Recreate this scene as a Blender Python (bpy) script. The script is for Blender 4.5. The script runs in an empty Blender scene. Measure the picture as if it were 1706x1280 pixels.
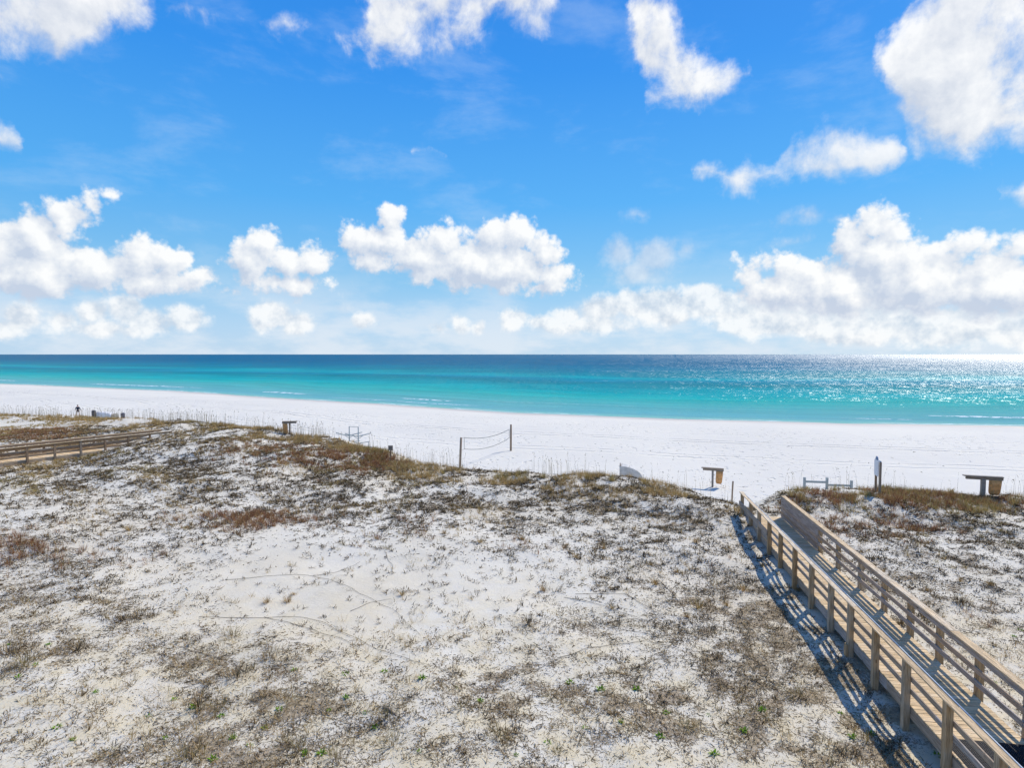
import bpy, bmesh, math, random
import numpy as np
from mathutils import Vector, Matrix

S = bpy.context.scene
COL = S.collection
R = math.radians
rng = np.random.default_rng(11)
random.seed(5)

# ------------------------------------------------------------------ camera
CAM_Z = 11.0
PITCH = math.atan(49.5 / 1000.0)
cam_d = bpy.data.cameras.new('camera')
cam_d.sensor_width = 36.0
cam_d.lens = 36.0 * 1000.0 / 1706.0
cam_d.clip_start = 0.1
cam_d.clip_end = 80000.0
cam = bpy.data.objects.new('camera', cam_d)
COL.objects.link(cam)
cam.location = (0, 0, CAM_Z)
cam.rotation_euler = (R(90) - PITCH, 0, 0)
S.camera = cam


def ray(px, py):
    u = (px - 853.0) / 1000.0
    v = -(py - 640.0) / 1000.0
    return (u, math.cos(PITCH) + v * math.sin(PITCH), -math.sin(PITCH) + v * math.cos(PITCH))


def at(px, py, z):
    r = ray(px, py)
    t = (z - CAM_Z) / r[2]
    return (r[0] * t, r[1] * t)


def project(x, y, z):
    """world -> photo pixel (numpy)"""
    dz = z - CAM_Z
    f = y * math.cos(PITCH) - dz * math.sin(PITCH)
    up = y * math.sin(PITCH) + dz * math.cos(PITCH)
    f = np.maximum(f, 0.05)
    return 853 + 1000 * x / f, 640 - 1000 * up / f


# ------------------------------------------------------------------ sky
SUN_AZ, SUN_EL = R(46), R(46)          # azimuth from +Y towards +X
W = bpy.data.worlds.new('World')
S.world = W
W.use_nodes = True
nt = W.node_tree
nt.nodes.clear()


class G:
    """tiny node helper"""
    def __init__(self, tree):
        self.t = tree

    def n(self, kind, **kw):
        nd = self.t.nodes.new(kind)
        for k, v in kw.items():
            setattr(nd, k, v)
        return nd

    def put(self, sock, v):
        if v is None:
            return
        if isinstance(v, bpy.types.NodeSocket):
            self.t.links.new(v, sock)
        else:
            sock.default_value = v

    def m(self, op, a, b=None, c=None, clamp=False):
        nd = self.n('ShaderNodeMath', operation=op, use_clamp=clamp)
        self.put(nd.inputs[0], a)
        self.put(nd.inputs[1], b)
        self.put(nd.inputs[2], c)
        return nd.outputs[0]

    def vm(self, op, a, b=None, scale=None):
        nd = self.n('ShaderNodeVectorMath', operation=op)
        self.put(nd.inputs[0], a)
        self.put(nd.inputs[1], b)
        if scale is not None:
            self.put(nd.inputs['Scale'], scale)
        return nd.outputs['Value'] if op in ('LENGTH', 'DOT_PRODUCT') else nd.outputs['Vector']

    def mix(self, f, a, b, blend='MIX'):
        nd = self.n('ShaderNodeMix', data_type='RGBA', blend_type=blend)
        self.put(nd.inputs[0], f)
        self.put(nd.inputs[6], a)
        self.put(nd.inputs[7], b)
        return nd.outputs[2]

    def step(self, x, lo, hi, a=0.0, b=1.0, smooth=True):
        nd = self.n('ShaderNodeMapRange', interpolation_type='SMOOTHSTEP' if smooth else 'LINEAR')
        self.put(nd.inputs[0], x)
        for i, v in enumerate((lo, hi, a, b)):
            self.put(nd.inputs[i + 1], v)
        return nd.outputs[0]

    def noise(self, vec, scale, detail=4.0, rough=0.5, dist=0.0, color=False):
        nd = self.n('ShaderNodeTexNoise')
        self.put(nd.inputs['Vector'], vec)
        nd.inputs['Scale'].default_value = scale
        nd.inputs['Detail'].default_value = detail
        nd.inputs['Roughness'].default_value = rough
        nd.inputs['Distortion'].default_value = dist
        return nd.outputs['Color'] if color else nd.outputs['Fac']

    def voro(self, vec, scale, detail=2.0, rough=0.5, feature='SMOOTH_F1', smooth=0.4):
        nd = self.n('ShaderNodeTexVoronoi', feature=feature)
        self.put(nd.inputs['Vector'], vec)
        nd.inputs['Scale'].default_value = scale
        nd.inputs['Detail'].default_value = detail
        nd.inputs['Roughness'].default_value = rough
        if feature == 'SMOOTH_F1':
            nd.inputs['Smoothness'].default_value = smooth
        return nd.outputs['Distance']

    def ramp(self, f, stops, interp='LINEAR'):
        nd = self.n('ShaderNodeValToRGB')
        nd.color_ramp.interpolation = interp
        el = nd.color_ramp.elements
        while len(el) < len(stops):
            el.new(0.5)
        for e, (p, c) in zip(el, stops):
            e.position = p
            e.color = (c[0], c[1], c[2], 1)
        self.put(nd.inputs[0], f)
        return nd.outputs[0]

    def curve(self, f, pts):
        nd = self.n('ShaderNodeFloatCurve')
        cv = nd.mapping.curves[0]
        nd.mapping.use_clip = False
        pts = sorted(pts)
        while len(cv.points) < len(pts):
            cv.points.new(0.5, 0.5)
        for p, (x, y) in zip(cv.points, pts):
            p.location = (x, y)
            p.handle_type = 'VECTOR'
        nd.mapping.update()
        self.put(nd.inputs['Value'], f)
        return nd.outputs[0]


g = G(nt)
tc = g.n('ShaderNodeTexCoord')
dirn = g.vm('NORMALIZE', tc.outputs['Generated'])
sep = g.n('ShaderNodeSeparateXYZ')
g.put(sep.inputs[0], dirn)
sky = g.n('ShaderNodeTexSky', sky_type='NISHITA')
sky.sun_disc = False
sky.sun_elevation = SUN_EL
sky.sun_rotation = SUN_AZ
sky.altitude = 0
sky.air_density = 1.0
sky.dust_density = 0.35
sky.ozone_density = 3.0

FOLD = math.pi / 4                       # the cloud pattern in view is mirrored on round the horizon
azim = g.m('ARCTAN2', sep.outputs[0], sep.outputs[1])
elev = g.m('ARCSINE', sep.outputs[2])
fold0 = g.m('SUBTRACT', g.m('PINGPONG', g.m('ADD', azim, FOLD), 2 * FOLD), FOLD)
comb = g.n('ShaderNodeCombineXYZ')
g.put(comb.inputs[0], fold0)
g.put(comb.inputs[1], elev)
P0 = comb.outputs[0]


def noise2(v, scale, detail, rough, dist=0.0, color=False):
    o = g.noise(v, scale, detail, rough, dist, color)
    o.node.noise_dimensions = '2D'
    return o


warp = g.vm('SUBTRACT', noise2(P0, 10.0, 5.0, 0.6, color=True), (0.5, 0.5, 0.5))
wsep = g.n('ShaderNodeSeparateXYZ')
g.put(wsep.inputs[0], warp)
xcur = g.m('DIVIDE', g.m('ADD', g.m('MULTIPLY_ADD', wsep.outputs[0], 0.075, fold0), FOLD), 2 * FOLD)
hw = g.m('MULTIPLY_ADD', wsep.outputs[1], 0.035, elev)
PW = g.vm('ADD', P0, g.vm('MULTIPLY', warp, (0.035, 0.028, 0.0)))


def puffs(v):
    a = g.voro(v, 24.0, 3.0, 0.6, 'F1')
    a.node.voronoi_dimensions = '2D'
    b = noise2(v, 14.0, 9.0, 0.66)
    return g.m('SUBTRACT', g.m('MULTIPLY', b, 1.2), g.m('MULTIPLY', a, 0.42))


def wisps(v):
    return noise2(v, 12.0, 8.0, 0.60, 0.12)


SUNW = (0.014, 0.020, 0.0)
n1 = puffs(P0)
n1s = puffs(g.vm('ADD', P0, (0.010, 0.015, 0.0)))
n2 = wisps(P0)
n2s = wisps(g.vm('ADD', P0, (0.020, 0.028, 0.0)))
rel1 = g.m('SUBTRACT', n1, n1s)
rel2 = g.m('SUBTRACT', n2, n2s)


def azel(px, py):
    d = ray(px, py)
    return math.atan2(d[0], d[1]), math.atan2(d[2], math.hypot(d[0], d[1]))


def lobes(v, rows):
    """heaped cumulus lobes: the largest of many cones, softly joined"""
    acc = None
    for cx, cy, rx, ry in rows:
        a_, e_ = azel(cx, cy)
        k_ = math.cos(a_) ** 2
        rxa, rya = rx / 930.0 * k_, ry / 920.0 * math.cos(a_)
        nd = g.n('ShaderNodeVectorMath', operation='MULTIPLY_ADD')
        g.put(nd.inputs[0], v)
        nd.inputs[1].default_value = (1 / rxa, 1 / rya, 0)
        nd.inputs[2].default_value = (-a_ / rxa, -e_ / rya, 0)
        ln = g.vm('LENGTH', nd.outputs[0])
        dd = g.m('MULTIPLY_ADD', ln, -rya, rya)
        acc = dd if acc is None else g.m('SMOOTH_MAX', acc, dd, 0.006)
    return acc


def heap(base_col, rows, amp, soft, opacity, lit, shade, relk, bias, lobek=17.0, s0=0.52, gain=66.0):
    D = lobes(PW, rows)
    dens = g.m('MULTIPLY_ADD', g.m('ADD', n1, bias), amp, g.m('MULTIPLY', D, gain))
    alpha = g.m('MULTIPLY', g.step(dens, 0.0, soft), opacity)
    s = g.m('MULTIPLY_ADD', rel1, relk, s0)
    if lobek:
        Ds = lobes(g.vm('ADD', PW, SUNW), rows)
        s = g.m('ADD', s, g.m('MULTIPLY', g.m('SUBTRACT', D, Ds), lobek))
    s = g.m('ADD', s, 0.0, clamp=True)
    return g.mix(alpha, base_col, g.mix(s, shade, lit))


def cloud_pts(rows):
    """rows of (photo x, top y, base y) -> curves of elevation over folded azimuth"""
    tops, bases = [], []
    for px, ty, by in rows:
        out = []
        for yy in (ty, by):
            d = ray(px, yy)
            out.append((math.atan2(d[0], d[1]), math.atan2(d[2], math.hypot(d[0], d[1]))))
        # azimuth taken at the cloud base; for clouds the change with height is slight
        amid = 0.5 * (out[0][0] + out[1][0])
        x = (amid + FOLD) / (2 * FOLD)
        tops.append((x, out[0][1]))
        bases.append((x, out[1][1]))
    tops = [(0.0, tops[0][1])] + [p for p in tops if 0.0 < p[0] < 1.0] + [(1.0, tops[-1][1])]
    bases = [(0.0, bases[0][1])] + [p for p in bases if 0.0 < p[0] < 1.0] + [(1.0, bases[-1][1])]
    return tops, bases


def layer(rows, n, rel, amp, wtop, wbase, soft, opacity, lit, shade, relk, bias=0.0):
    tops, bases = cloud_pts(rows)
    top = g.curve(xcur, tops)
    bas = g.curve(xcur, bases)
    up = g.m('DIVIDE', g.m('SUBTRACT', top, hw), wtop)
    dn = g.m('DIVIDE', g.m('SUBTRACT', hw, bas), wbase)
    d = g.m('MINIMUM', g.m('MINIMUM', up, 1.0), g.m('MINIMUM', dn, 1.0))
    dens = g.m('ADD', d, g.m('MULTIPLY', g.m('ADD', n, bias), amp))
    alpha = g.m('MULTIPLY', g.step(dens, 0.0, soft), opacity)
    hgt = g.m('DIVIDE', g.m('SUBTRACT', hw, bas), g.m('MAXIMUM', g.m('SUBTRACT', top, bas), 0.02), clamp=True)
    s = g.m('ADD', g.m('MULTIPLY', hgt, 0.62), g.m('MULTIPLY', rel, relk))
    s = g.m('ADD', s, 0.26, clamp=True)
    return alpha, g.mix(s, shade, lit)


K = 9.6
LIT = (K * 1.06, K * 1.06, K * 1.05, 1)
SHD = (K * 0.60, K * 0.68, K * 0.82, 1)
skyc = g.n('ShaderNodeHueSaturation')
skyc.inputs['Saturation'].default_value = 1.12
skyc.inputs['Value'].default_value = 1.0
g.put(skyc.inputs['Color'], sky.outputs[0])
c = g.mix(1.0, skyc.outputs[0], (0.95, 1.30, 1.45, 1), 'MULTIPLY')
grad = g.ramp(g.m('DIVIDE', elev, 1.2), [(0.0, (0.50, 0.70, 0.93)), (0.03, (0.42, 0.66, 0.94)), (0.10, (0.24, 0.57, 0.90)), (0.20, (0.10, 0.455, 0.96)), (0.36, (0.035, 0.31, 0.92)), (0.55, (0.02, 0.21, 0.80)), (1.0, (0.03, 0.20, 0.72))])
c = g.mix(0.88, c, g.vm('SCALE', grad, scale=9.6))

LOW = [(30, 530, 44, 28), (0, 545, 50, 24), (110, 536, 40, 22), (160, 520, 36, 26), (212, 516, 36, 26), (250, 536, 60, 26), (312, 530, 46, 26), (180, 547, 130, 18),
       (450, 524, 42, 28), (490, 540, 36, 20), (600, 539, 20, 18), (768, 541, 16, 16), (800, 546, 14, 12),
       (730, 547, 14, 9), (860, 532, 28, 20), (905, 537, 40, 18), (945, 522, 34, 20), (1000, 517, 40, 22), (1060, 512, 44, 24), (1110, 516, 50, 30), (980, 543, 90, 16),
       (1180, 505, 60, 30), (1270, 525, 110, 36), (1420, 535, 130, 40), (1590, 545, 150, 40), (1720, 545, 100, 42)]
FAINT = [(1040, 424, 40, 34), (1090, 428, 50, 38), (1065, 455, 66, 30), (1150, 416, 26, 18), (1060, 356, 22, 10), (565, 511, 28, 8), (636, 508, 20, 10),
         (1300, 368, 26, 18), (1350, 362, 40, 20), (1395, 372, 26, 14), (1325, 402, 50, 15), (940, 579, 26, 5)]
MID = [(60, 452, 110, 42), (170, 450, 110, 40), (10, 420, 60, 50), (70, 400, 46, 52), (108, 360, 40, 42), (145, 336, 28, 26), (180, 322, 17, 13), (140, 378, 34, 24),
       (228, 425, 46, 32), (280, 432, 44, 30), (250, 468, 120, 26), (342, 462, 26, 22), (320, 478, 60, 16),
       (438, 412, 34, 32), (412, 438, 48, 36), (480, 442, 50, 32), (522, 440, 34, 30), (480, 470, 80, 26), (545, 470, 22, 18),
       (602, 396, 42, 32), (648, 362, 26, 20), (645, 405, 50, 30), (625, 430, 50, 24), (742, 402, 44, 34), (700, 425, 70, 38), (795, 440, 80, 46), (820, 396, 36, 32),
       (862, 392, 46, 32), (905, 418, 36, 34), (850, 450, 84, 40), (920, 462, 34, 28), (890, 478, 64, 18), (720, 456, 70, 20),
       (1455, 378, 48, 36), (1502, 388, 36, 34), (1418, 402, 44, 34), (1470, 422, 80, 50), (1565, 412, 46, 24), (1625, 415, 56, 28), (1690, 425, 60, 30), (1310, 440, 40, 28),
       (1350, 456, 40, 30), (1250, 455, 34, 28), (1300, 482, 90, 36), (1400, 482, 90, 48), (1530, 470, 110, 56), (1660, 480, 110, 60)]
upper = [(0, -260, 84), (60, -260, 96), (100, -200, 108), (135, -120, 74), (195, -60, 46), (240, -20, 8), (262, 30, -10), (545, 60, 20), (565, 48, 70),
         (605, 20, 104), (625, -60, 112), (665, -120, 92), (725, -160, 72), (800, -160, 52), (870, -120, 30), (925, -40, 10),
         (945, 30, -10), (1030, 60, 10), (1048, -10, 62), (1082, -60, 150), (1130, 20, 168), (1165, 90, 166), (1205, 100, 152), (1248, 100, 136),
         (1262, 150, 120), (1440, 150, 90), (1458, 84, 124), (1482, 50, 186), (1512, -30, 240), (1560, -260, 252), (1706, -330, 254)]
wispy = [(0, 205, 255), (18, 235, 250), (30, 280, 230), (670, 290, 230), (690, 246, 266), (712, 234, 268), (738, 250, 266), (752, 290, 240),
         (1140, 300, 270), (1156, 276, 300), (1200, 268, 322), (1245, 258, 322), (1290, 268, 318), (1322, 222, 302), (1372, 196, 298), (1425, 200, 300),
         (1468, 216, 288), (1492, 240, 268), (1506, 290, 240), (1640, 330, 290), (1655, 300, 338), (1706, 292, 338)]
wa, wc = layer(wispy, n2, rel2, 3.4, 0.022, 0.022, 1.5, 0.88, LIT, (K * 0.66, K * 0.72, K * 0.8, 1), 1.4, -0.47)
ua, uc = layer(upper, n2, rel2, 3.6, 0.04, 0.04, 1.4, 0.94, LIT, (K * 0.68, K * 0.73, K * 0.82, 1), 2.2, -0.42)
# thin high veil, and the milky bank lying along the horizon
cir = noise2(g.vm('MULTIPLY', P0, (1.0, 2.6, 1.0)), 4.5, 7.0, 0.62, 0.15)
c = g.mix(g.m('MULTIPLY', g.step(cir, 0.48, 0.80), 0.20), c, (K * 0.72, K * 0.86, K * 1.0, 1))
plainsky = c
bank = g.m('MULTIPLY', g.step(elev, 0.015, 0.17, 1.0, 0.0), g.step(noise2(g.vm('MULTIPLY', P0, (0.8, 2.2, 1.0)), 6.0, 6.0, 0.6), 0.36, 0.62, 0.15, 0.72))
c = g.mix(bank, c, (K * 0.84, K * 0.90, K * 0.97, 1))
c = heap(c, LOW, 1.5, 1.1, 0.82, LIT, (K * 0.66, K * 0.74, K * 0.84, 1), 1.9, -0.12, 0.0, 0.64, 80.0)
c = heap(c, FAINT, 1.6, 1.9, 0.58, (K * 0.92, K * 0.94, K * 0.97, 1), SHD, 1.1, -0.16, 0.0)
c = heap(c, MID, 2.4, 1.0, 0.95, LIT, SHD, 1.0, -0.20, 25.0, 0.46)
shaders = []
for cc in (c, plainsky):
    bg = g.n('ShaderNodeBackground')
    bg.inputs['Strength'].default_value = 0.10
    g.put(bg.inputs[0], g.mix(ua, g.mix(wa, cc, wc), uc))
    shaders.append(bg)
# the heaped clouds all lie below 18 degrees: higher up only the thin upper clouds are worked out
ms = g.n('ShaderNodeMixShader')
g.put(ms.inputs[0], g.m('GREATER_THAN', elev, 0.315))
nt.links.new(shaders[0].outputs[0], ms.inputs[1])
nt.links.new(shaders[1].outputs[0], ms.inputs[2])
wo = g.n('ShaderNodeOutputWorld')
nt.links.new(ms.outputs[0], wo.inputs[0])
W.cycles.sampling_method = 'NONE'

# ------------------------------------------------------------------ sun
sun_d = bpy.data.lights.new('sun', 'SUN')
sun_d.energy = 4.6
sun_d.angle = R(0.53)
sun_d.color = (1.0, 0.92, 0.80)
sun = bpy.data.objects.new('sun', sun_d)
COL.objects.link(sun)
sdir = Vector((math.sin(SUN_AZ) * math.cos(SUN_EL), math.cos(SUN_AZ) * math.cos(SUN_EL), math.sin(SUN_EL)))
sun.rotation_euler = sdir.to_track_quat('Z', 'Y').to_euler()
sun.location = (40, 40, 60)

S.view_settings.view_transform = 'Standard'
S.view_settings.look = 'None'
S.view_settings.exposure = 0.0
S.view_settings.gamma = 1.0
S.view_settings.use_curve_mapping = False
S.render.engine = 'CYCLES'
S.cycles.max_bounces = 6
S.cycles.diffuse_bounces = 3
S.cycles.glossy_bounces = 2
S.cycles.transmission_bounces = 2
S.cycles.caustics_reflective = False
S.cycles.caustics_refractive = False
S.cycles.use_denoising = True
S.cycles.use_adaptive_sampling = True
S.cycles.adaptive_threshold = 0.02
S.cycles.adaptive_min_samples = 10


# ------------------------------------------------------------------ helpers
def tag(o, label=None, cat=None, group=None, kind=None):
    if label:
        o['label'] = label
    if cat:
        o['category'] = cat
    if group:
        o['group'] = group
    if kind:
        o['kind'] = kind
    return o


def empty(name, loc=(0, 0, 0), rz=0.0):
    o = bpy.data.objects.new(name, None)
    o.empty_display_size = 0.2
    o.location = loc
    o.rotation_euler = (0, 0, rz)
    COL.objects.link(o)
    return o


def link(name, me, mat=None, parent=None, loc=None, rot=None):
    o = bpy.data.objects.new(name, me)
    COL.objects.link(o)
    if mat is not None and len(me.materials) == 0:
        me.materials.append(mat)
    if parent is not None:
        o.parent = parent
    if loc is not None:
        o.location = loc
    if rot is not None:
        o.rotation_euler = rot
    return o


def mesh_np(name, verts, faces, smooth=False):
    """verts (N,3) array; faces: list of (M,k) int arrays"""
    me = bpy.data.meshes.new(name)
    verts = np.asarray(verts, dtype=np.float32)
    me.vertices.add(len(verts))
    me.vertices.foreach_set('co', verts.ravel())
    faces = [np.asarray(f, dtype=np.int32) for f in faces if len(f)]
    tot = sum(f.size for f in faces)
    npoly = sum(len(f) for f in faces)
    me.loops.add(tot)
    me.polygons.add(npoly)
    me.loops.foreach_set('vertex_index', np.concatenate([f.ravel() for f in faces]))
    lens = np.concatenate([np.full(len(f), f.shape[1], np.int32) for f in faces])
    starts = np.concatenate([[0], np.cumsum(lens)[:-1]]).astype(np.int32)
    me.polygons.foreach_set('loop_start', starts)
    if smooth:
        me.polygons.foreach_set('use_smooth', np.ones(npoly, dtype=bool))
    me.update(calc_edges=True)
    me.validate()
    return me


def fattr(me, name, vals):
    a = me.attributes.new(name, 'FLOAT', 'POINT')
    a.data.foreach_set('value', np.asarray(vals, dtype=np.float32))


def cattr(me, name, cols):
    a = me.attributes.new(name, 'FLOAT_COLOR', 'POINT')
    c4 = np.ones((len(cols), 4), np.float32)
    c4[:, :3] = cols
    a.data.foreach_set('color', c4.ravel())


def bm_mesh(name, bm, smooth=False):
    me = bpy.data.meshes.new(name)
    bmesh.ops.recalc_face_normals(bm, faces=bm.faces)
    bm.to_mesh(me)
    bm.free()
    if smooth:
        for p in me.polygons:
            p.use_smooth = True
    return me


def add_box(bm, size, centre=(0, 0, 0), bevel=0.0, rot=None):
    r = bmesh.ops.create_cube(bm, size=1.0)
    M = Matrix.Translation(centre)
    if rot is not None:
        M = M @ rot.to_4x4()
    M = M @ Matrix.Diagonal((size[0], size[1], size[2], 1))
    bmesh.ops.transform(bm, matrix=M, verts=r['verts'])
    if bevel > 0:
        es = {e for v in r['verts'] for e in v.link_edges}
        bmesh.ops.bevel(bm, geom=list(es), offset=bevel, segments=1, affect='EDGES')
    return bm


def box_mesh(name, size, bevel=0.0, centre=(0, 0, 0)):
    bm = bmesh.new()
    add_box(bm, size, centre, bevel)
    return bm_mesh(name, bm)


def add_tube(bm, pts, radii, sides=8, cap=True):
    pts = [Vector(p) for p in pts]
    if not hasattr(radii, '__len__'):
        radii = [radii] * len(pts)
    rings = []
    for i, p in enumerate(pts):
        a = pts[max(i - 1, 0)]
        b = pts[min(i + 1, len(pts) - 1)]
        t = (b - a).normalized()
        ref = Vector((0, 0, 1)) if abs(t.z) < 0.95 else Vector((1, 0, 0))
        u = t.cross(ref).normalized()
        w = t.cross(u).normalized()
        rings.append([bm.verts.new(p + (u * math.cos(2 * math.pi * k / sides) + w * math.sin(2 * math.pi * k / sides)) * radii[i]) for k in range(sides)])
    for i in range(len(rings) - 1):
        for k in range(sides):
            bm.faces.new((rings[i][k], rings[i][(k + 1) % sides], rings[i + 1][(k + 1) % sides], rings[i + 1][k]))
    if cap:
        bm.faces.new(rings[0][::-1])
        bm.faces.new(rings[-1])


def tube_mesh(name, pts, radii, sides=8, smooth=True):
    bm = bmesh.new()
    add_tube(bm, pts, radii, sides)
    return bm_mesh(name, bm, smooth)


def _hash(ix, iy, seed):
    h = (ix.astype(np.int64) * 374761393 + iy.astype(np.int64) * 668265263 + seed * 1442695041) & 0x7fffffff
    h = ((h ^ (h >> 13)) * 1274126177) & 0x7fffffff
    return ((h ^ (h >> 16)) & 0xffff) / 65535.0


def vnoise(x, y, seed=0):
    x = np.asarray(x, float)
    y = np.asarray(y, float)
    ix = np.floor(x)
    iy = np.floor(y)
    fx = x - ix
    fy = y - iy
    fx = fx * fx * fx * (fx * (fx * 6 - 15) + 10)
    fy = fy * fy * fy * (fy * (fy * 6 - 15) + 10)
    a = _hash(ix, iy, seed)
    b = _hash(ix + 1, iy, seed)
    cc = _hash(ix, iy + 1, seed)
    d = _hash(ix + 1, iy + 1, seed)
    return (a * (1 - fx) + b * fx) * (1 - fy) + (cc * (1 - fx) + d * fx) * fy


def fbm(x, y, oct_=4, seed=0, gain=0.5):
    v = 0.0
    amp = 1.0
    tot = 0.0
    for o in range(oct_):
        f = 2.03 ** o
        v = v + amp * vnoise(np.asarray(x) * f + 17.3 * o, np.asarray(y) * f - 9.1 * o, seed + o)
        tot += amp
        amp *= gain
    return v / tot


def sstep(a, b, x):
    t = np.clip((x - a) / (b - a), 0, 1)
    return t * t * (3 - 2 * t)


# ------------------------------------------------------------------ materials
def new_mat(name):
    m = bpy.data.materials.new(name)
    m.use_nodes = True
    m.node_tree.nodes.clear()
    gg = G(m.node_tree)
    out = gg.n('ShaderNodeOutputMaterial')
    return m, gg, out


def principled(gg, out, col, rough=0.8, spec=0.3, normal=None, metal=0.0):
    b = gg.n('ShaderNodeBsdfPrincipled')
    gg.put(b.inputs['Base Color'], col)
    gg.put(b.inputs['Roughness'], rough)
    b.inputs['Specular IOR Level'].default_value = spec
    b.inputs['Metallic'].default_value = metal
    if normal is not None:
        gg.put(b.inputs['Normal'], normal)
    gg.t.links.new(b.outputs[0], out.inputs[0])
    return b


def bump(gg, h, strength=0.5, dist=0.02, normal=None):
    b = gg.n('ShaderNodeBump')
    b.inputs['Strength'].default_value = strength
    b.inputs['Distance'].default_value = dist
    gg.put(b.inputs['Height'], h)
    if normal is not None:
        gg.put(b.inputs['Normal'], normal)
    return b.outputs[0]


def plain(name, col, rough=0.7, var=0.15, scale=6.0, metal=0.0, spec=0.3):
    m, gg, out = new_mat(name)
    t = gg.n('ShaderNodeTexCoord')
    n = gg.noise(t.outputs['Object'], scale, 5.0, 0.6)
    f = gg.step(n, 0.3, 0.7, 1 - var, 1 + var)
    cc = gg.vm('SCALE', (col[0], col[1], col[2]), scale=f)
    nn = bump(gg, n, 0.25, 0.01)
    principled(gg, out, cc, rough, spec, nn, metal)
    return m


def wood(name, warm, grey, mixbias=0.5, knots=True):
    """weathered timber, grain along local X; tone differs from piece to piece"""
    m, gg, out = new_mat(name)
    t = gg.n('ShaderNodeTexCoord')
    inf = gg.n('ShaderNodeObjectInfo')
    off = gg.vm('SCALE', (37.0, 11.0, 23.0), scale=inf.outputs['Random'])
    p = gg.vm('ADD', t.outputs['Object'], off)
    ps = gg.vm('MULTIPLY', p, (0.9, 14.0, 14.0))
    grain = gg.noise(ps, 2.2, 6.0, 0.62, 0.6)
    fine = gg.noise(gg.vm('MULTIPLY', p, (3.0, 90.0, 90.0)), 1.5, 3.0, 0.6)
    blot = gg.noise(p, 1.3, 5.0, 0.6)
    f = gg.m('ADD', gg.m('MULTIPLY', grain, 0.55), gg.m('MULTIPLY', blot, 0.75))
    f = gg.m('ADD', f, gg.m('MULTIPLY', gg.m('SUBTRACT', inf.outputs['Random'], 0.5), 0.5))
    f = gg.step(f, 0.45 + mixbias * 0.2, 0.85 + mixbias * 0.2)
    cc = gg.mix(f, (*warm, 1), (*grey, 1))
    dk = gg.step(gg.m('ADD', gg.m('MULTIPLY', grain, 0.6), gg.m('MULTIPLY', fine, 0.4)), 0.36, 0.62, 0.50, 1.18)
    cc = gg.mix(1.0, cc, dk, 'MULTIPLY')
    tone = gg.m('MULTIPLY_ADD', inf.outputs['Random'], 0.34, 0.82)
    cc = gg.mix(1.0, cc, tone, 'MULTIPLY')
    if knots:
        k = gg.voro(gg.vm('MULTIPLY', p, (1.0, 3.2, 3.2)), 1.7, 0.0, 0.5, 'F1')
        kf = gg.step(k, 0.06, 0.13, 0.35, 1.0)
        cc = gg.mix(1.0, cc, kf, 'MULTIPLY')
    nn = bump(gg, gg.m('ADD', grain, gg.m('MULTIPLY', fine, 0.5)), 0.45, 0.006)
    principled(gg, out, cc, 0.82, 0.2, nn)
    return m


M_deck = wood('deck_timber', (0.72, 0.53, 0.30), (0.60, 0.49, 0.34), 0.85)
M_rail = wood('rail_timber', (0.66, 0.49, 0.29), (0.56, 0.475, 0.35), 0.6)
M_post = wood('post_timber', (0.48, 0.335, 0.185), (0.38, 0.32, 0.235), 0.55)
M_side = wood('side_timber', (0.44, 0.345, 0.25), (0.34, 0.305, 0.27), 0.3)
M_old = wood('old_timber', (0.33, 0.26, 0.19), (0.27, 0.25, 0.22), 0.4, False)
M_pole = wood('pole_timber', (0.32, 0.22, 0.14), (0.26, 0.21, 0.16), 0.5, False)
M_run = plain('dead_runner', (0.085, 0.065, 0.045), 0.9, 0.2, 8)
M_galv = plain('galvanised_steel', (0.62, 0.66, 0.70), 0.35, 0.08, 10, 0.6)
M_cond = plain('white_conduit', (0.60, 0.66, 0.72), 0.4, 0.04, 10)
M_pvc = plain('grey_paint', (0.36, 0.40, 0.39), 0.6, 0.1, 5)
M_orange = plain('orange_canvas', (0.62, 0.31, 0.11), 0.85, 0.25, 7)
M_rope = plain('net_cord', (0.06, 0.085, 0.08), 0.8, 0.1, 5)
M_rubber = plain('black_rubber', (0.016, 0.017, 0.02), 0.75, 0.2, 20)
M_tarp = plain('white_tarp', (0.82, 0.81, 0.78), 0.6, 0.08, 2.0)
M_tarpg = plain('grey_tarp', (0.50, 0.49, 0.46), 0.7, 0.15, 2.5)
M_dark = plain('dark_plastic', (0.05, 0.055, 0.07), 0.6, 0.2, 4)
M_signw = plain('sign_board', (0.72, 0.74, 0.76), 0.5, 0.05, 3)
M_signb = plain('sign_blue', (0.10, 0.20, 0.33), 0.5, 0.1, 5)

# ------------------------------------------------------------------ terrain
SHORE = np.array([(-193.7, 226.8), (-99, 178.8), (-52.2, 147.5), (-28.4, 133.1), (0, 113.7), (26.2, 103.0), (52.6, 95.8), (79.3, 92.0)])


def shore_y(x):
    x = np.asarray(x, float)
    y = np.interp(x, SHORE[:, 0], SHORE[:, 1])
    y = np.where(x < SHORE[0, 0], SHORE[0, 1] + 0.507 * (SHORE[0, 0] - x), y)
    y = np.where(x > SHORE[-1, 0], SHORE[-1, 1] - 0.10 * (x - SHORE[-1, 0]), y)
    wig = 1.6 * (vnoise(x / 17.0, x * 0 + 3.3, 4) - 0.5) + 0.8 * (vnoise(x / 6.0, x * 0 + 8.3, 5) - 0.5)
    return y + wig * (np.abs(x) < 600)


def shore_cos(x):
    x = np.asarray(x, float)
    sl = np.interp(x, [-200, -75, -14, 40, 90, 200], [0.507, 0.62, 0.66, 0.33, 0.11, 0.10])
    return 1.0 / np.sqrt(1 + sl * sl)


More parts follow.
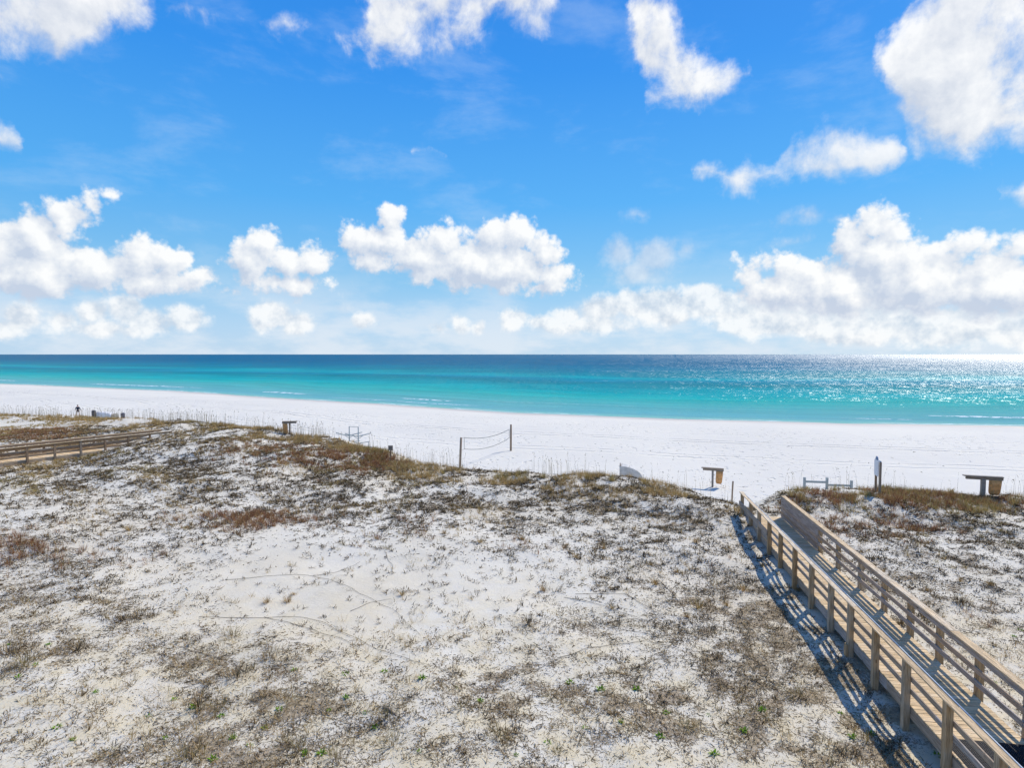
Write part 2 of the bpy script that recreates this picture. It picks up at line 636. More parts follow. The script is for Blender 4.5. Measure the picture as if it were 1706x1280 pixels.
CREST = []
for px, py, z in [(-250, 688, 2.8), (0, 693, 2.8), (150, 698, 3.0), (240, 700, 3.4), (310, 706, 4.0), (345, 709, 4.25), (400, 713, 4.2), (520, 730, 3.8), (600, 749, 3.45), (700, 779, 3.1),
                  (770, 788, 2.9), (850, 794, 3.0), (1050, 804, 3.2), (1150, 817, 3.2), (1225, 842, 3.25)]:
    CREST.append((*at(px, py, z), z))
CREST += [(12.3, 29.0, 3.2), (13.3, 29.2, 3.2)]
for px, py, z in [(1330, 822, 3.6), (1400, 819, 3.5), (1550, 823, 3.4), (1706, 837, 3.2), (1950, 850, 3.2)]:
    CREST.append((*at(px, py, z), z))
CREST.sort()
CREST = np.array(CREST)


def crest_y(x):
    x = np.asarray(x, float)
    return np.interp(x, CREST[:, 0], CREST[:, 1])


CTRL = [tuple(c_) for c_ in CREST]
for px, py, z in [(0, 1280, 2.75), (400, 1280, 2.75), (850, 1280, 2.75), (1300, 1280, 2.75), (1600, 1250, 2.7), (0, 1000, 2.95), (300, 1000, 2.75), (600, 1000, 2.7),
                  (900, 1000, 2.7), (1200, 1000, 2.78), (1400, 1060, 2.82), (1250, 900, 2.95), (1100, 880, 2.85), (900, 870, 2.8), (700, 870, 2.85), (500, 860, 2.95),
                  (250, 860, 3.1), (0, 880, 3.3), (60, 800, 3.15), (250, 775, 3.4), (400, 780, 3.5), (550, 800, 3.15), (20, 773, 2.9), (84, 769, 2.95), (130, 758, 3.05), (170, 749, 3.15), (215, 742, 3.5), (246, 733, 3.85), (288, 719, 4.25), (300, 745, 3.95), (360, 735, 4.1), (450, 750, 3.8),
                  (0, 715, 2.7), (200, 715, 2.9), (1400, 900, 2.95), (1600, 900, 2.9), (1700, 1000, 2.75), (1650, 860, 3.0), (1706, 1120, 2.7), (1330, 900, 3.0),
                  (-300, 800, 2.9), (-300, 1000, 2.9), (2000, 1000, 2.8), (2000, 900, 2.9)]:
    CTRL.append((*at(px, py, z), z))
for x_ in (-60, -40, -20, 0, 20, 40, 60):
    CTRL.append((x_, 2.0, 2.75))
    CTRL.append((x_ * 1.6, -12.0, 2.8))
CTRL = np.array(CTRL)


def ground_z(x, y, detail=True):
    x = np.asarray(x, float)
    y = np.asarray(y, float)
    shp = np.broadcast(x, y).shape
    x = np.broadcast_to(x, shp).ravel()
    y = np.broadcast_to(y, shp).ravel()
    num = np.zeros(x.shape)
    den = np.zeros(x.shape)
    for cx, cy, cz in CTRL:
        d2 = (x - cx) ** 2 + (y - cy) ** 2
        w = 1.0 / (d2 * d2 / 40.0 + d2 + 4.0)
        w = w * w
        num += w * cz
        den += w
    zi = num / den
    land = (shore_y(x) - y) * shore_cos(x)
    beach = np.where(land > 0, 1.25 * sstep(-2, 26, land) - 1.25 * sstep(-2, 26, np.zeros(1)), np.maximum(land * 0.045, -6.0))
    yc = crest_y(x)
    w = 7.5 + 3.0 * vnoise(x / 7.0, y * 0 + 1.7, 9)
    t = sstep(0.0, 1.0, (y - yc - 0.4) / w)
    z = zi * (1 - t) + beach * t
    if detail:
        inl = 1 - t
        near = np.exp(-((y - yc + 2.0) / 5.0) ** 2)
        pth = np.exp(-(((x - 12.6) - 0.153 * (y - 26)) / 1.3) ** 2)
        hum = (fbm(x / 3.1, y / 3.1, 3, 21) - 0.5) * (0.28 + 0.30 * near) + (fbm(x / 0.9, y / 0.9, 2, 31) - 0.5) * (0.07 + 0.10 * near)
        z = z + hum * inl * (1 - pth * 0.9)
        z = z + (fbm(x / 1.1, y / 1.1, 2, 41) - 0.5) * 0.05 * t * sstep(1, 8, land)
    return z.reshape(shp)


def gz(x, y):
    return float(ground_z(np.array([x]), np.array([y]))[0])


def on_ground(px, py):
    """where the line of sight through a photo pixel meets the terrain"""
    r = ray(px, py)
    t = np.arange(8.0, 260.0, 0.05)
    x, y, z = r[0] * t, r[1] * t, CAM_Z + r[2] * t
    i = int(np.argmax(z < ground_z(x, y)))
    return (x[i], y[i], z[i])


def blobs(px, py, rows, base=0.0):
    v = np.full(np.shape(px), base, float)
    for cx, cy, rx, ry, a in rows:
        v = v + a * np.exp(-((px - cx) / rx) ** 2 - ((py - cy) / ry) ** 2)
    return v


LITTER = [(560, 985, 260, 62, -1.0), (760, 990, 190, 62, -0.55), (480, 900, 140, 30, -0.25), (60, 1200, 150, 60, -0.35), (60, 840, 110, 30, -0.35), (230, 1160, 90, 50, -0.3),
          (850, 1200, 640, 80, 0.66), (1250, 1110, 170, 120, 0.45), (1380, 1200, 120, 90, 0.35), (230, 1030, 90, 30, 0.4), (60, 1000, 90, 60, 0.25), (330, 1150, 150, 70, 0.40),
          (950, 835, 320, 34, 0.45), (1150, 870, 120, 40, 0.25), (480, 790, 220, 50, 0.2), (1560, 930, 220, 50, 0.45), (1650, 1000, 120, 60, 0.35), (640, 1260, 400, 40, 0.25),
          (1200, 1020, 120, 40, 0.2), (150, 750, 160, 30, 0.05), (1335, 970, 30, 50, 0.5), (1400, 1080, 40, 60, 0.8), (1450, 1150, 40, 60, 0.8), (1500, 1230, 50, 60, 0.9), (1180, 950, 90, 40, -0.1), (1620, 1160, 90, 60, -0.1)]


def litter_density(x, y, z):
    px, py = project(x, y, z)
    d = blobs(px, py, LITTER, 0.65)
    d = d * (y < crest_y(x) + 2.5)
    n = fbm(x / 2.0, y / 2.0, 5, 61, 0.68)
    return np.clip(d + (n - 0.52) * 1.9 * np.clip(d + 0.1, 0, 1), 0, 1.4)


xs = np.unique(np.concatenate([np.arange(-52, 42.01, 0.3), np.arange(-120, -52, 1.0), np.arange(42, 110.1, 1.0), np.linspace(-320, -120, 60), np.linspace(110, 320, 50),
                               np.array([-25000, -12000, -6000, -3000, -1500, -900, -600, -450, 450, 600, 900, 1500, 3000, 6000, 12000, 25000.0])]))
ys = np.unique(np.concatenate([np.arange(4, 62.01, 0.3), np.arange(62, 120.1, 0.75), np.arange(-20, 4.0, 1.0), np.linspace(120, 300, 90),
                               np.array([-4000, -1500, -600, -250, -100, -60, -40, 340, 400, 600, 1000, 2000, 4000, 8000, 16000, 26000.0])]))
XX, YY = np.meshgrid(xs, ys)
ZZ = ground_z(XX, YY)
nx, ny = len(xs), len(ys)
idx = np.arange(nx * ny).reshape(ny, nx)
quads = np.stack([idx[:-1, :-1], idx[:-1, 1:], idx[1:, 1:], idx[1:, :-1]], -1).reshape(-1, 4)
gm = mesh_np('ground', np.stack([XX, YY, ZZ], -1).reshape(-1, 3), [quads], smooth=True)
land_d = ((shore_y(XX) - YY) * shore_cos(XX)).ravel()
fattr(gm, 'land', np.clip(land_d, -500, 500))
LD = litter_density(XX.ravel(), YY.ravel(), ZZ.ravel())
fattr(gm, 'litter', LD * (0.55 + 0.75 * sstep(0.40, 0.62, fbm(XX.ravel() / 0.5, YY.ravel() / 0.5, 4, 161, 0.65))))
fattr(gm, 'dune', 1 - sstep(0.0, 1.0, (YY - crest_y(XX) - 1.0) / 6.0).ravel())

m, gg, out = new_mat('white_sand')
t = gg.n('ShaderNodeTexCoord')
P = t.outputs['Object']
at_l = gg.n('ShaderNodeAttribute', attribute_name='land')
at_t = gg.n('ShaderNodeAttribute', attribute_name='litter')
at_d = gg.n('ShaderNodeAttribute', attribute_name='dune')
land = at_l.outputs['Fac']
lit_ = at_t.outputs['Fac']
dune = at_d.outputs['Fac']
big = gg.noise(P, 0.16, 4.0, 0.55)
med = gg.noise(P, 1.4, 5.0, 0.6)
fin = gg.noise(P, 9.0, 5.0, 0.65)
sand = gg.mix(gg.step(big, 0.38, 0.66), (0.64, 0.60, 0.50, 1), (0.595, 0.54, 0.425, 1))
beachc = gg.mix(gg.step(gg.noise(P, 0.05, 3.0, 0.5), 0.35, 0.65), (0.665, 0.638, 0.555, 1), (0.625, 0.602, 0.53, 1))
sand = gg.mix(dune, beachc, sand)
sep2 = gg.n('ShaderNodeSeparateXYZ')
gg.put(sep2.inputs[0], P)
nearw = gg.step(sep2.outputs[1], 12.0, 26.0, 0.9, 0.0)
sand = gg.mix(gg.m('MULTIPLY', nearw, gg.step(med, 0.35, 0.65)), sand, (0.60, 0.515, 0.34, 1))
# broken-down plant debris mixed into the sand
deb = gg.noise(P, 10.0, 6.0, 0.78, 0.5)
deb2 = gg.noise(gg.vm('MULTIPLY', P, (1.0, 0.6, 1.0)), 26.0, 4.0, 0.7)
df = gg.m('ADD', gg.m('MULTIPLY', deb, 0.65), gg.m('MULTIPLY', deb2, 0.45))
thr = gg.m('SUBTRACT', 0.755, gg.m('MULTIPLY', lit_, 0.17))
debris = gg.step(gg.m('SUBTRACT', df, thr), 0.0, 0.018)
debris = gg.m('MULTIPLY', debris, gg.step(lit_, 0.12, 0.6, 0.0, 0.72))
debc = gg.mix(gg.step(fin, 0.4, 0.62), (0.13, 0.09, 0.048, 1), (0.34, 0.25, 0.14, 1))
sand = gg.mix(debris, sand, debc)
fleck = gg.step(gg.voro(P, 7.0, 0.0, 0.5, 'F1'), 0.05, 0.10, 1.0, 0.0)
sand = gg.mix(gg.m('MULTIPLY', gg.m('MULTIPLY', fleck, dune), 0.7), sand, (0.12, 0.10, 0.085, 1))
# damp strip and swash at the water's edge
lw = gg.m('ADD', land, gg.m('MULTIPLY', gg.m('SUBTRACT', gg.noise(P, 0.11, 4.0, 0.6), 0.5), 6.0))
wet = gg.step(lw, 1.5, 8.0, 1.0, 0.0)
sand = gg.mix(gg.m('MULTIPLY', wet, 0.6), sand, (0.42, 0.35, 0.30, 1))
# wheel ruts along the beach
rutmask = None
lwv = gg.m('ADD', land, gg.m('MULTIPLY', gg.m('SUBTRACT', gg.noise(P, 0.025, 3.0, 0.5), 0.5), 11.0))
brk = gg.noise(P, 0.22, 4.0, 0.65)
for pos, wd, am in ((28.0, 0.25, 0.35), (33.6, 0.26, 1.0), (35.3, 0.26, 1.0), (44.0, 0.25, 0.7), (45.7, 0.25, 0.6), (14.5, 0.3, 0.5)):
    a = gg.step(gg.m('ABSOLUTE', gg.m('SUBTRACT', lwv, pos)), wd * 0.4, wd * 1.5, am, 0.0)
    rutmask = a if rutmask is None else gg.m('MAXIMUM', rutmask, a)
rutmask = gg.m('MULTIPLY', rutmask, gg.step(brk, 0.36, 0.56))
# footprints
offd = gg.m('SUBTRACT', 1.0, dune)
fp = gg.step(gg.voro(gg.vm('ADD', P, gg.vm('SCALE', gg.noise(P, 1.1, 2.0, 0.5, color=True), scale=0.9)), 1.15, 0.0, 0.5, 'F1'), 0.10, 0.30, 1.0, 0.0)
fpm = gg.step(gg.noise(P, 0.07, 3.0, 0.6), 0.42, 0.60, 0.12, 1.0)
dry = gg.step(land, 10.0, 26.0)
fp = gg.m('MULTIPLY', gg.m('MULTIPLY', fp, gg.m('MULTIPLY', offd, dry)), fpm)
h = gg.m('MULTIPLY', gg.m('ADD', gg.m('MULTIPLY', med, 0.05), gg.m('MULTIPLY', fin, 0.02)), gg.m('MULTIPLY_ADD', dune, 0.65, 0.35))
h = gg.m('SUBTRACT', h, gg.m('MULTIPLY', fp, 0.15))
h = gg.m('SUBTRACT', h, gg.m('MULTIPLY', gg.m('MULTIPLY', rutmask, offd), 0.22))
h = gg.m('ADD', h, gg.m('MULTIPLY', debris, 0.02))
nb = bump(gg, h, 0.85, 1.0)
principled(gg, out, sand, gg.m('SUBTRACT', 0.95, gg.m('MULTIPLY', wet, 0.45)), 0.15, nb)
M_sand = m
ground = tag(link('ground', gm, M_sand), kind='structure')

# ------------------------------------------------------------------ sea
sx = np.unique(np.concatenate([np.arange(-400, 200, 5.0), np.linspace(-3000, -400, 80), np.linspace(200, 3000, 80), np.array([-40000, -25000, -12000, -6000, 6000, 12000, 25000, 40000.0])]))
rr = np.unique(np.concatenate([np.arange(-5, 40, 0.6), np.geomspace(40, 45000, 150)]))
SX, RR = np.meshgrid(sx, rr)
cs = shore_cos(SX)
SY = shore_y(SX) + RR / cs
SD = RR
wave = np.zeros_like(SX)
for d0, amp_, wid in ((2.0, 0.06, 0.7), (6.5, 0.14, 0.9), (12.5, 0.22, 1.2), (21.0, 0.18, 1.6)):
    dd = SD - d0 - 5.0 * (fbm(SX / 23.0, SX * 0 + d0, 3, 71) - 0.5)
    am = sstep(0.55, 0.85, vnoise(SX / 21.0, SX * 0 + d0 * 3.1, 73))
    wave += amp_ * am * np.exp(-(dd / wid) ** 2)
SZ = 0.02 + wave
nsx, nsr = len(sx), len(rr)
idx = np.arange(nsx * nsr).reshape(nsr, nsx)
quads = np.stack([idx[:-1, :-1], idx[:-1, 1:], idx[1:, 1:], idx[1:, :-1]], -1).reshape(-1, 4)
sm = mesh_np('sea', np.stack([SX, SY, SZ], -1).reshape(-1, 3), [quads], smooth=True)
fattr(sm, 'off', np.clip(SD, -10, 60000).ravel())
fattr(sm, 'crest', wave.ravel())

m, gg, out = new_mat('sea_water')
t = gg.n('ShaderNodeTexCoord')
P = t.outputs['Object']
off = gg.n('ShaderNodeAttribute', attribute_name='off').outputs['Fac']
cre = gg.n('ShaderNodeAttribute', attribute_name='crest').outputs['Fac']
wv = gg.noise(gg.vm('MULTIPLY', P, (0.35, 1.0, 1.0)), 0.010, 4.0, 0.55)
dw = gg.m('MULTIPLY', gg.m('MAXIMUM', gg.m('ADD', off, 2.0), 1.0), gg.step(wv, 0.3, 0.7, 0.78, 1.26, smooth=False))
lg = gg.m('DIVIDE', gg.m('LOGARITHM', dw, 10.0), 4.0)


def lp(d):
    return math.log10(d) / 4.0


body = gg.ramp(lg, [(lp(d_), c_) for d_, c_ in (
    (2.5, (0.22, 0.45, 0.43)), (8, (0.13, 0.36, 0.42)), (21, (0.105, 0.355, 0.39)), (38, (0.06, 0.355, 0.37)), (55, (0.018, 0.35, 0.355)), (70, (0.001, 0.32, 0.36)),
    (92, (0.001, 0.25, 0.30)), (115, (0.001, 0.185, 0.235)), (150, (0.001, 0.205, 0.30)), (180, (0.002, 0.30, 0.35)), (225, (0.001, 0.195, 0.25)), (340, (0.001, 0.145, 0.235)),
    (550, (0.001, 0.105, 0.19)), (1300, (0.001, 0.092, 0.172)), (5000, (0.001, 0.095, 0.17)))])
body = gg.mix(1.0, body, (0.9, 1.0, 0.90, 1), 'MULTIPLY')
# swell lines running along the shore
cxy = gg.n('ShaderNodeCombineXYZ')
sp = gg.n('ShaderNodeSeparateXYZ')
gg.put(sp.inputs[0], P)
gg.put(cxy.inputs[0], gg.m('MULTIPLY', sp.outputs[0], 0.012))
gg.put(cxy.inputs[1], gg.m('MULTIPLY', gg.m('LOGARITHM', dw, 10.0), 9.0))
swl = gg.noise(cxy.outputs[0], 1.6, 5.0, 0.65, 0.3)
body = gg.vm('SCALE', body, scale=gg.step(swl, 0.3, 0.7, 0.84, 1.16, smooth=False))
# wind-ruffle and swell relief
sw = gg.noise(gg.vm('MULTIPLY', P, (0.5, 0.9, 1.0)), 0.09, 3.0, 0.6)
w1 = gg.noise(gg.vm('MULTIPLY', P, (0.8, 0.45, 1.0)), 0.55, 4.0, 0.62)
w2 = gg.noise(gg.vm('MULTIPLY', P, (1.0, 0.7, 1.0)), 2.2, 3.0, 0.6)
hh = gg.m('ADD', gg.m('MULTIPLY', sw, 0.9), gg.m('ADD', gg.m('MULTIPLY', w1, 0.75), gg.m('MULTIPLY', w2, 0.16)))
calm = gg.step(off, 8.0, 90.0, 0.3, 1.0)
# facet slopes of the wind chop, taken straight from vector noise so that they do not fade with distance
f1 = gg.vm('SUBTRACT', gg.noise(gg.vm('MULTIPLY', P, (0.9, 0.4, 1.0)), 0.7, 3.0, 0.68, color=True), (0.5, 0.5, 0.5))
f2 = gg.vm('SUBTRACT', gg.noise(gg.vm('MULTIPLY', P, (1.0, 0.6, 1.0)), 3.4, 2.0, 0.6, color=True), (0.5, 0.5, 0.5))
f3 = gg.vm('SUBTRACT', gg.noise(gg.vm('MULTIPLY', P, (0.30, 0.022, 1.0)), 1.0, 4.0, 0.7, color=True), (0.5, 0.5, 0.5))
far = gg.step(off, 120.0, 900.0)
gust = gg.step(gg.noise(gg.vm('MULTIPLY', P, (0.25, 1.0, 1.0)), 0.02, 4.0, 0.6), 0.35, 0.65, 0.75, 1.2)
slope = gg.vm('ADD', gg.vm('SCALE', f1, scale=gg.m('MULTIPLY_ADD', far, -0.9, 1.9)), gg.vm('SCALE', f2, scale=2.1))
slope = gg.vm('ADD', slope, gg.vm('SCALE', f3, scale=gg.m('MULTIPLY_ADD', far, 0.9, 0.5)))
slope = gg.vm('SCALE', slope, scale=gg.m('MULTIPLY', calm, gust))
slope = gg.vm('MULTIPLY', slope, (1.0, 1.0, 0.0))
nb = gg.vm('NORMALIZE', gg.vm('ADD', slope, (0.0, 0.0, 1.0)))
dif = gg.n('ShaderNodeBsdfDiffuse')
gg.put(dif.inputs[0], body)
gg.put(dif.inputs['Normal'], bump(gg, hh, 0.25, 1.0))
gl = gg.n('ShaderNodeBsdfGlossy', distribution='BECKMANN')
gg.put(gl.inputs['Roughness'], gg.step(lg, 0.42, 0.86, 0.30, 0.50, smooth=False))
gg.put(gl.inputs['Color'], (0.95, 0.97, 1.0, 1))
gg.put(gl.inputs['Normal'], nb)
mx = gg.n('ShaderNodeMixShader')
gg.put(mx.inputs[0], gg.step(lg, 0.42, 0.80, 0.095, 0.22, smooth=False))
gg.t.links.new(dif.outputs[0], mx.inputs[1])
gg.t.links.new(gl.outputs[0], mx.inputs[2])
# foam on the little breakers and the swash line
fn = gg.noise(gg.vm('MULTIPLY', P, (1.0, 1.0, 1.0)), 0.9, 5.0, 0.7)
fo = gg.m('MULTIPLY', gg.step(cre, 0.06, 0.16), gg.step(fn, 0.42, 0.58))
ed = gg.m('ADD', off, gg.m('MULTIPLY', gg.m('SUBTRACT', gg.noise(P, 0.25, 4.0, 0.6), 0.5), 2.2))
sw1 = gg.m('MULTIPLY', gg.step(gg.m('ABSOLUTE', gg.m('SUBTRACT', ed, 0.4)), 0.1, 0.5, 1.0, 0.0), gg.step(gg.noise(P, 0.06, 3.0, 0.6), 0.42, 0.6))
foam = gg.m('MAXIMUM', fo, gg.m('MULTIPLY', sw1, 0.8))
fd = gg.n('ShaderNodeBsdfDiffuse')
fd.inputs[0].default_value = (0.82, 0.85, 0.86, 1)
mx2 = gg.n('ShaderNodeMixShader')
gg.put(mx2.inputs[0], foam)
gg.t.links.new(mx.outputs[0], mx2.inputs[1])
gg.t.links.new(fd.outputs[0], mx2.inputs[2])
gg.t.links.new(mx2.outputs[0], out.inputs[0])
sea = tag(link('sea', sm, m), kind='structure')


# ------------------------------------------------------------------ boardwalks
def unit(name):
    return box_mesh(name, (1, 1, 1))


class Walk:
    """a boardwalk in its own frame: s runs seaward, q across to the right, z up from the deck"""
    def __init__(self, name, origin, heading, deck_z, label):
        self.root = empty(name, (origin[0], origin[1], deck_z), -heading)
        tag(self.root, label, 'boardwalk')
        self.o = origin
        self.hd = heading
        self.z = deck_z

    def world(self, s, q):
        ch, sh = math.cos(self.hd), math.sin(self.hd)
        return (self.o[0] + sh * s + ch * q, self.o[1] + ch * s - sh * q)

    def stick(self, name, s0, s1, q0, q1, z0, z1, mat, along='s', bevel=0.006, parent=None):
        """a board or post; the long axis becomes local X so that the grain follows it"""
        ls, lq, lz = abs(s1 - s0), abs(q1 - q0), abs(z1 - z0)
        c_ = ((q0 + q1) / 2, (s0 + s1) / 2, (z0 + z1) / 2)
        if along == 's':
            size, rot = (ls, lq, lz), (0, 0, math.pi / 2)
        elif along == 'q':
            size, rot = (lq, ls, lz), (0, 0, 0)
        else:
            size, rot = (lz, lq, ls), (0, math.pi / 2, math.pi / 2)
            size = (lz, ls, lq)
            rot = (0, math.pi / 2, 0)
            size = (lz, ls, lq)
        key = (name, tuple(round(v, 3) for v in size), mat.name)
        me = Walk.cache.get(key)
        if me is None:
            me = box_mesh(name, size, bevel)
            Walk.cache[key] = me
        return link(name, me, mat, parent or self.root, c_, rot)


Walk.cache = {}
HD = R(8.7)
e_s = (math.sin(HD), math.cos(HD))
# point of the outer edge of the left handrail, 16 m out
bw = Walk('boardwalk', (9.14, 16.0), HD, 3.25, 'tan timber boardwalk with railings leading down to the white beach')


def s_of(y, q=0.0):
    return (y - 16.0 + math.sin(HD) * q) / math.cos(HD)


S_END, S_NEAR = s_of(28.35, 0.9), s_of(-1.0)
S_L_END = s_of(29.0)
# deck planks, one by one
pitch = 0.146
k = 0
s = S_END
while s > S_NEAR:
    jit = random.uniform(-0.012, 0.012)
    o = bw.stick('plank', s - 0.139, s, 0.135 , 1.79 , -0.038, 0.0, M_deck, 'q', 0.004)
    o.location.x += jit
    o.location.z += random.uniform(-0.003, 0.002)
    s -= pitch
# stringers under the deck
for q0 in (0.125, 0.95, 1.755):
    s1 = S_END - 0.02
    while s1 > S_NEAR + 0.5:
        s0 = max(s1 - 4.88, S_NEAR)
        bw.stick('stringer', s0 + 0.004, s1, q0, q0 + 0.04, -0.285, -0.042, M_side, 's')
        s1 = s0
post_y_left = [28.72, 27.03, 25.55, 23.95, 22.40, 20.70, 19.0, 17.35, 15.95, 14.45, 12.95, 11.35, 9.8, 8.3, 6.8, 5.3, 3.8, 2.3, 0.8]
post_y_right = [28.1, 26.5, 24.95, 23.36, 21.5, 19.6, 17.9, 16.35, 14.9, 13.3, 11.72, 10.2, 8.7, 7.2, 5.7, 4.2, 2.7, 1.2, -0.3]
for y in post_y_left:
    s = s_of(y)
    x_, y_ = bw.world(s, 0.07)
    zb = gz(x_, y_) - 0.35 - bw.z
    p = bw.stick('post', s - 0.07, s + 0.07, -0.02, 0.12, round(zb, 1), 1.005, M_post, 'z', 0.008)
for y in post_y_right:
    s = s_of(y, 1.85)
    x_, y_ = bw.world(s, 1.85)
    zb = gz(x_, y_) - 0.35 - bw.z
    bw.stick('post', s - 0.07, s + 0.07, 1.80, 1.94, round(zb, 1), 1.005, M_post, 'z', 0.008)


def run(name, s_from, s_to, q0, q1, z0, z1, mat, length, first=None):
    s1 = s_from
    ln = first or length
    while s1 > s_to + 0.2:
        s0 = max(s1 - ln, s_to)
        o = bw.stick(name, s0 + 0.004, s1, q0, q1, z0, z1, mat, 's', 0.006)
        o.location.z += random.uniform(-0.004, 0.004)
        ln = length
        s1 = s0


pl = [s_of(y) for y in post_y_left]
pr = [s_of(y, 1.85) for y in post_y_right]
run('handrail_cap', S_L_END, S_NEAR, -0.04, 0.155, 1.008, 1.046, M_rail, 4.6, 4.3)
run('top_rail', S_L_END, S_NEAR, 0.123, 0.161, 0.865, 1.003, M_side, 4.6, 3.1)
run('middle_rail', pl[3] + 0.05, S_NEAR, 0.123, 0.161, 0.53, 0.655, M_side, 4.6, 4.6)
run('lower_rail', pl[3] + 0.05, S_NEAR, 0.123, 0.161, 0.25, 0.375, M_side, 4.6, 3.0)
# the seaward bays of the left railing carry one wide board on the outside and a kick board
bw.stick('side_board', pl[3] - 0.02, S_L_END - 0.1, -0.062, -0.024, 0.42, 0.64, M_side, 's')
bw.stick('kick_board', pl[3] - 0.02, S_L_END - 0.1, 0.123, 0.161, 0.02, 0.24, M_side, 's')
run('handrail_cap', pr[0] + 0.1, S_NEAR, 1.745, 1.945, 1.008, 1.046, M_rail, 4.6, 4.9)
run('top_rail', pr[0] + 0.1, S_NEAR, 1.758, 1.797, 0.862, 1.003, M_side, 4.6, 3.4)
run('middle_rail', pr[3] - 0.06, S_NEAR, 1.758, 1.797, 0.53, 0.665, M_side, 4.6, 3.1)
run('lower_rail', pr[3] - 0.06, S_NEAR, 1.758, 1.797, 0.24, 0.375, M_side, 4.6, 4.6)
zz = 0.03
for i in range(6):                       # close-boarded bays at the seaward end
    bw.stick('panel_board', pr[3] - 0.05, pr[0] + 0.08, 1.752 + 0.004 * (i % 2), 1.796, zz, zz + 0.136, M_side, 's', 0.004)
    zz += 0.1385
# short stub post and block seen beside the railing
x_, y_ = bw.world(pl[8] + 0.35, -0.06)
bw.stick('post_block', pl[8] - 0.07, pl[8] + 0.07, -0.075, -0.024, -0.55, -0.12, M_post, 'z')
# bright conduit laid along the handrail
s1 = S_L_END - 0.5
while s1 > S_NEAR + 0.5:
    s0 = max(s1 - 3.05, S_NEAR)
    me = tube_mesh('conduit', [(0.125, s0 + 0.003, 1.059), (0.125, s1, 1.059)], 0.011, 8)
    link('conduit', me, M_cond, bw.root)
    s1 = s0
# perforated rubber mat on the deck
sm0, sm1 = s_of(11.62, 0.9), s_of(9.6, 0.9)
bm = bmesh.new()
n_s, n_q = 46, 38
q0, q1 = 0.20, 1.73
cw = (q1 - q0) / n_q
cl = (sm0 - sm1) / n_s
for i in range(n_s + 1):
    add_box(bm, (q1 - q0, cl * 0.42, 0.012), ((q0 + q1) / 2, sm1 + i * cl, 0.010))
for j in range(n_q + 1):
    add_box(bm, (cw * 0.42, sm0 - sm1, 0.0125), (q0 + j * cw, (sm0 + sm1) / 2, 0.0101))
mat_o = link('rubber_mat', bm_mesh('rubber_mat', bm), M_rubber)
mat_o.location = bw.root.location + Vector((0, 0, 0.004))
mat_o.rotation_euler = bw.root.rotation_euler
tag(mat_o, 'black perforated rubber mat lying on the boardwalk planks', 'mat')

# second boardwalk, across the dune on the left
HL = R(32.5)
lw_ = Walk('boardwalk', (-36.26, 42.23), HL, 3.25, 'weathered boardwalk with post and rail fence half buried behind the grassy dune')
SL0, SL1 = -9.0, 12.1
s = SL1
while s > SL0:
    lw_.stick('plank', s - 0.139, s, -1.95, -0.13, -0.038, 0.0, M_deck, 'q', 0.0)
    s -= 0.146
for q in (-0.12, -2.06):
    s = 11.9
    while s > SL0:
        x_, y_ = lw_.world(s, q + 0.05)
        zb = gz(x_, y_) - 0.3 - lw_.z
        lw_.stick('post', s - 0.07, s + 0.07, q - 0.02, q + 0.11, round(min(zb, -0.4), 1), 1.005, M_pole, 'z', 0.006)
        s -= 1.72
for s0, s1 in ((-9.0, -4.4), (-4.4, 0.2), (0.2, 4.8), (4.8, 9.4), (9.4, 12.1)):
    for q, inner in ((-0.15, -0.16), (-2.10, -1.955)):
        lw_.stick('handrail_cap', s0 + 0.004, s1, q, q + 0.17, 1.008, 1.046, M_rail, 's')
        lw_.stick('top_rail', s0 + 0.004, s1, inner, inner + 0.038, 0.865, 1.003, M_pole, 's')
        lw_.stick('middle_rail', s0 + 0.004, s1, inner, inner + 0.038, 0.56, 0.68, M_pole, 's')
        lw_.stick('lower_rail', s0 + 0.004, s1, inner, inner + 0.038, 0.22, 0.34, M_pole, 's')
    zb_ = 0.03
    for i in range(3):                   # boards along the far side
        lw_.stick('side_board', s0 + 0.004 + 0.03 * (i % 2), s1, -1.915, -1.885, zb_, zb_ + 0.16, M_post, 's', 0.004)
        zb_ += 0.29
    for q in (-0.17, -1.0, -1.95):
        lw_.stick('stringer', s0 + 0.004, s1, q, q + 0.038, -0.285, -0.042, M_side, 's')

# ------------------------------------------------------------------ beach things
# volleyball net: two poles and the cords of a net
vn = on_ground(766, 783)
vf = on_ground(851, 751)
vn = (*at(766, 782, 1.25), 1.25)
vf = (*at(851, 751, 1.25), 1.25)
vn = (vn[0], vn[1], gz(vn[0], vn[1]))
vf = (vf[0], vf[1], gz(vf[0], vf[1]))
vb = empty('volleyball_net', ((vn[0] + vf[0]) / 2, (vn[1] + vf[1]) / 2, 1.25))
tag(vb, 'sagging volleyball net cords strung between two round timber poles on the beach', 'volleyball net')
org = Vector(vb.location)
tops = []
for p, ln, hgt in ((vn, (0.12, 0.1), 2.72), (vf, (0.02, 0.0), 2.68)):
    b = Vector(p) - org
    link('pole', tube_mesh('pole', [b + Vector((0, 0, -0.5)), b + Vector((ln[0] * .5, ln[1] * .5, hgt * .5)), b + Vector((ln[0], ln[1], hgt))], [0.10, 0.098, 0.09], 12), M_pole, vb)
    tops.append(b + Vector((ln[0], ln[1], hgt)))
dv = (tops[1] - tops[0])
dv.z = 0
dl = dv.normalized()
A0 = tops[0] + dl * 0.55 + Vector((0, 0, -0.08))
A1 = tops[1] - dl * 0.45 + Vector((0, 0, -0.45))
B0 = A0 + Vector((0, 0, -0.98))
B1 = A1 + Vector((0, 0, -0.85))


def sag(a, b, drop, n=18):
    return [a.lerp(b, i / n) + Vector((0, 0, -drop * 4 * (i / n) * (1 - i / n))) for i in range(n + 1)]


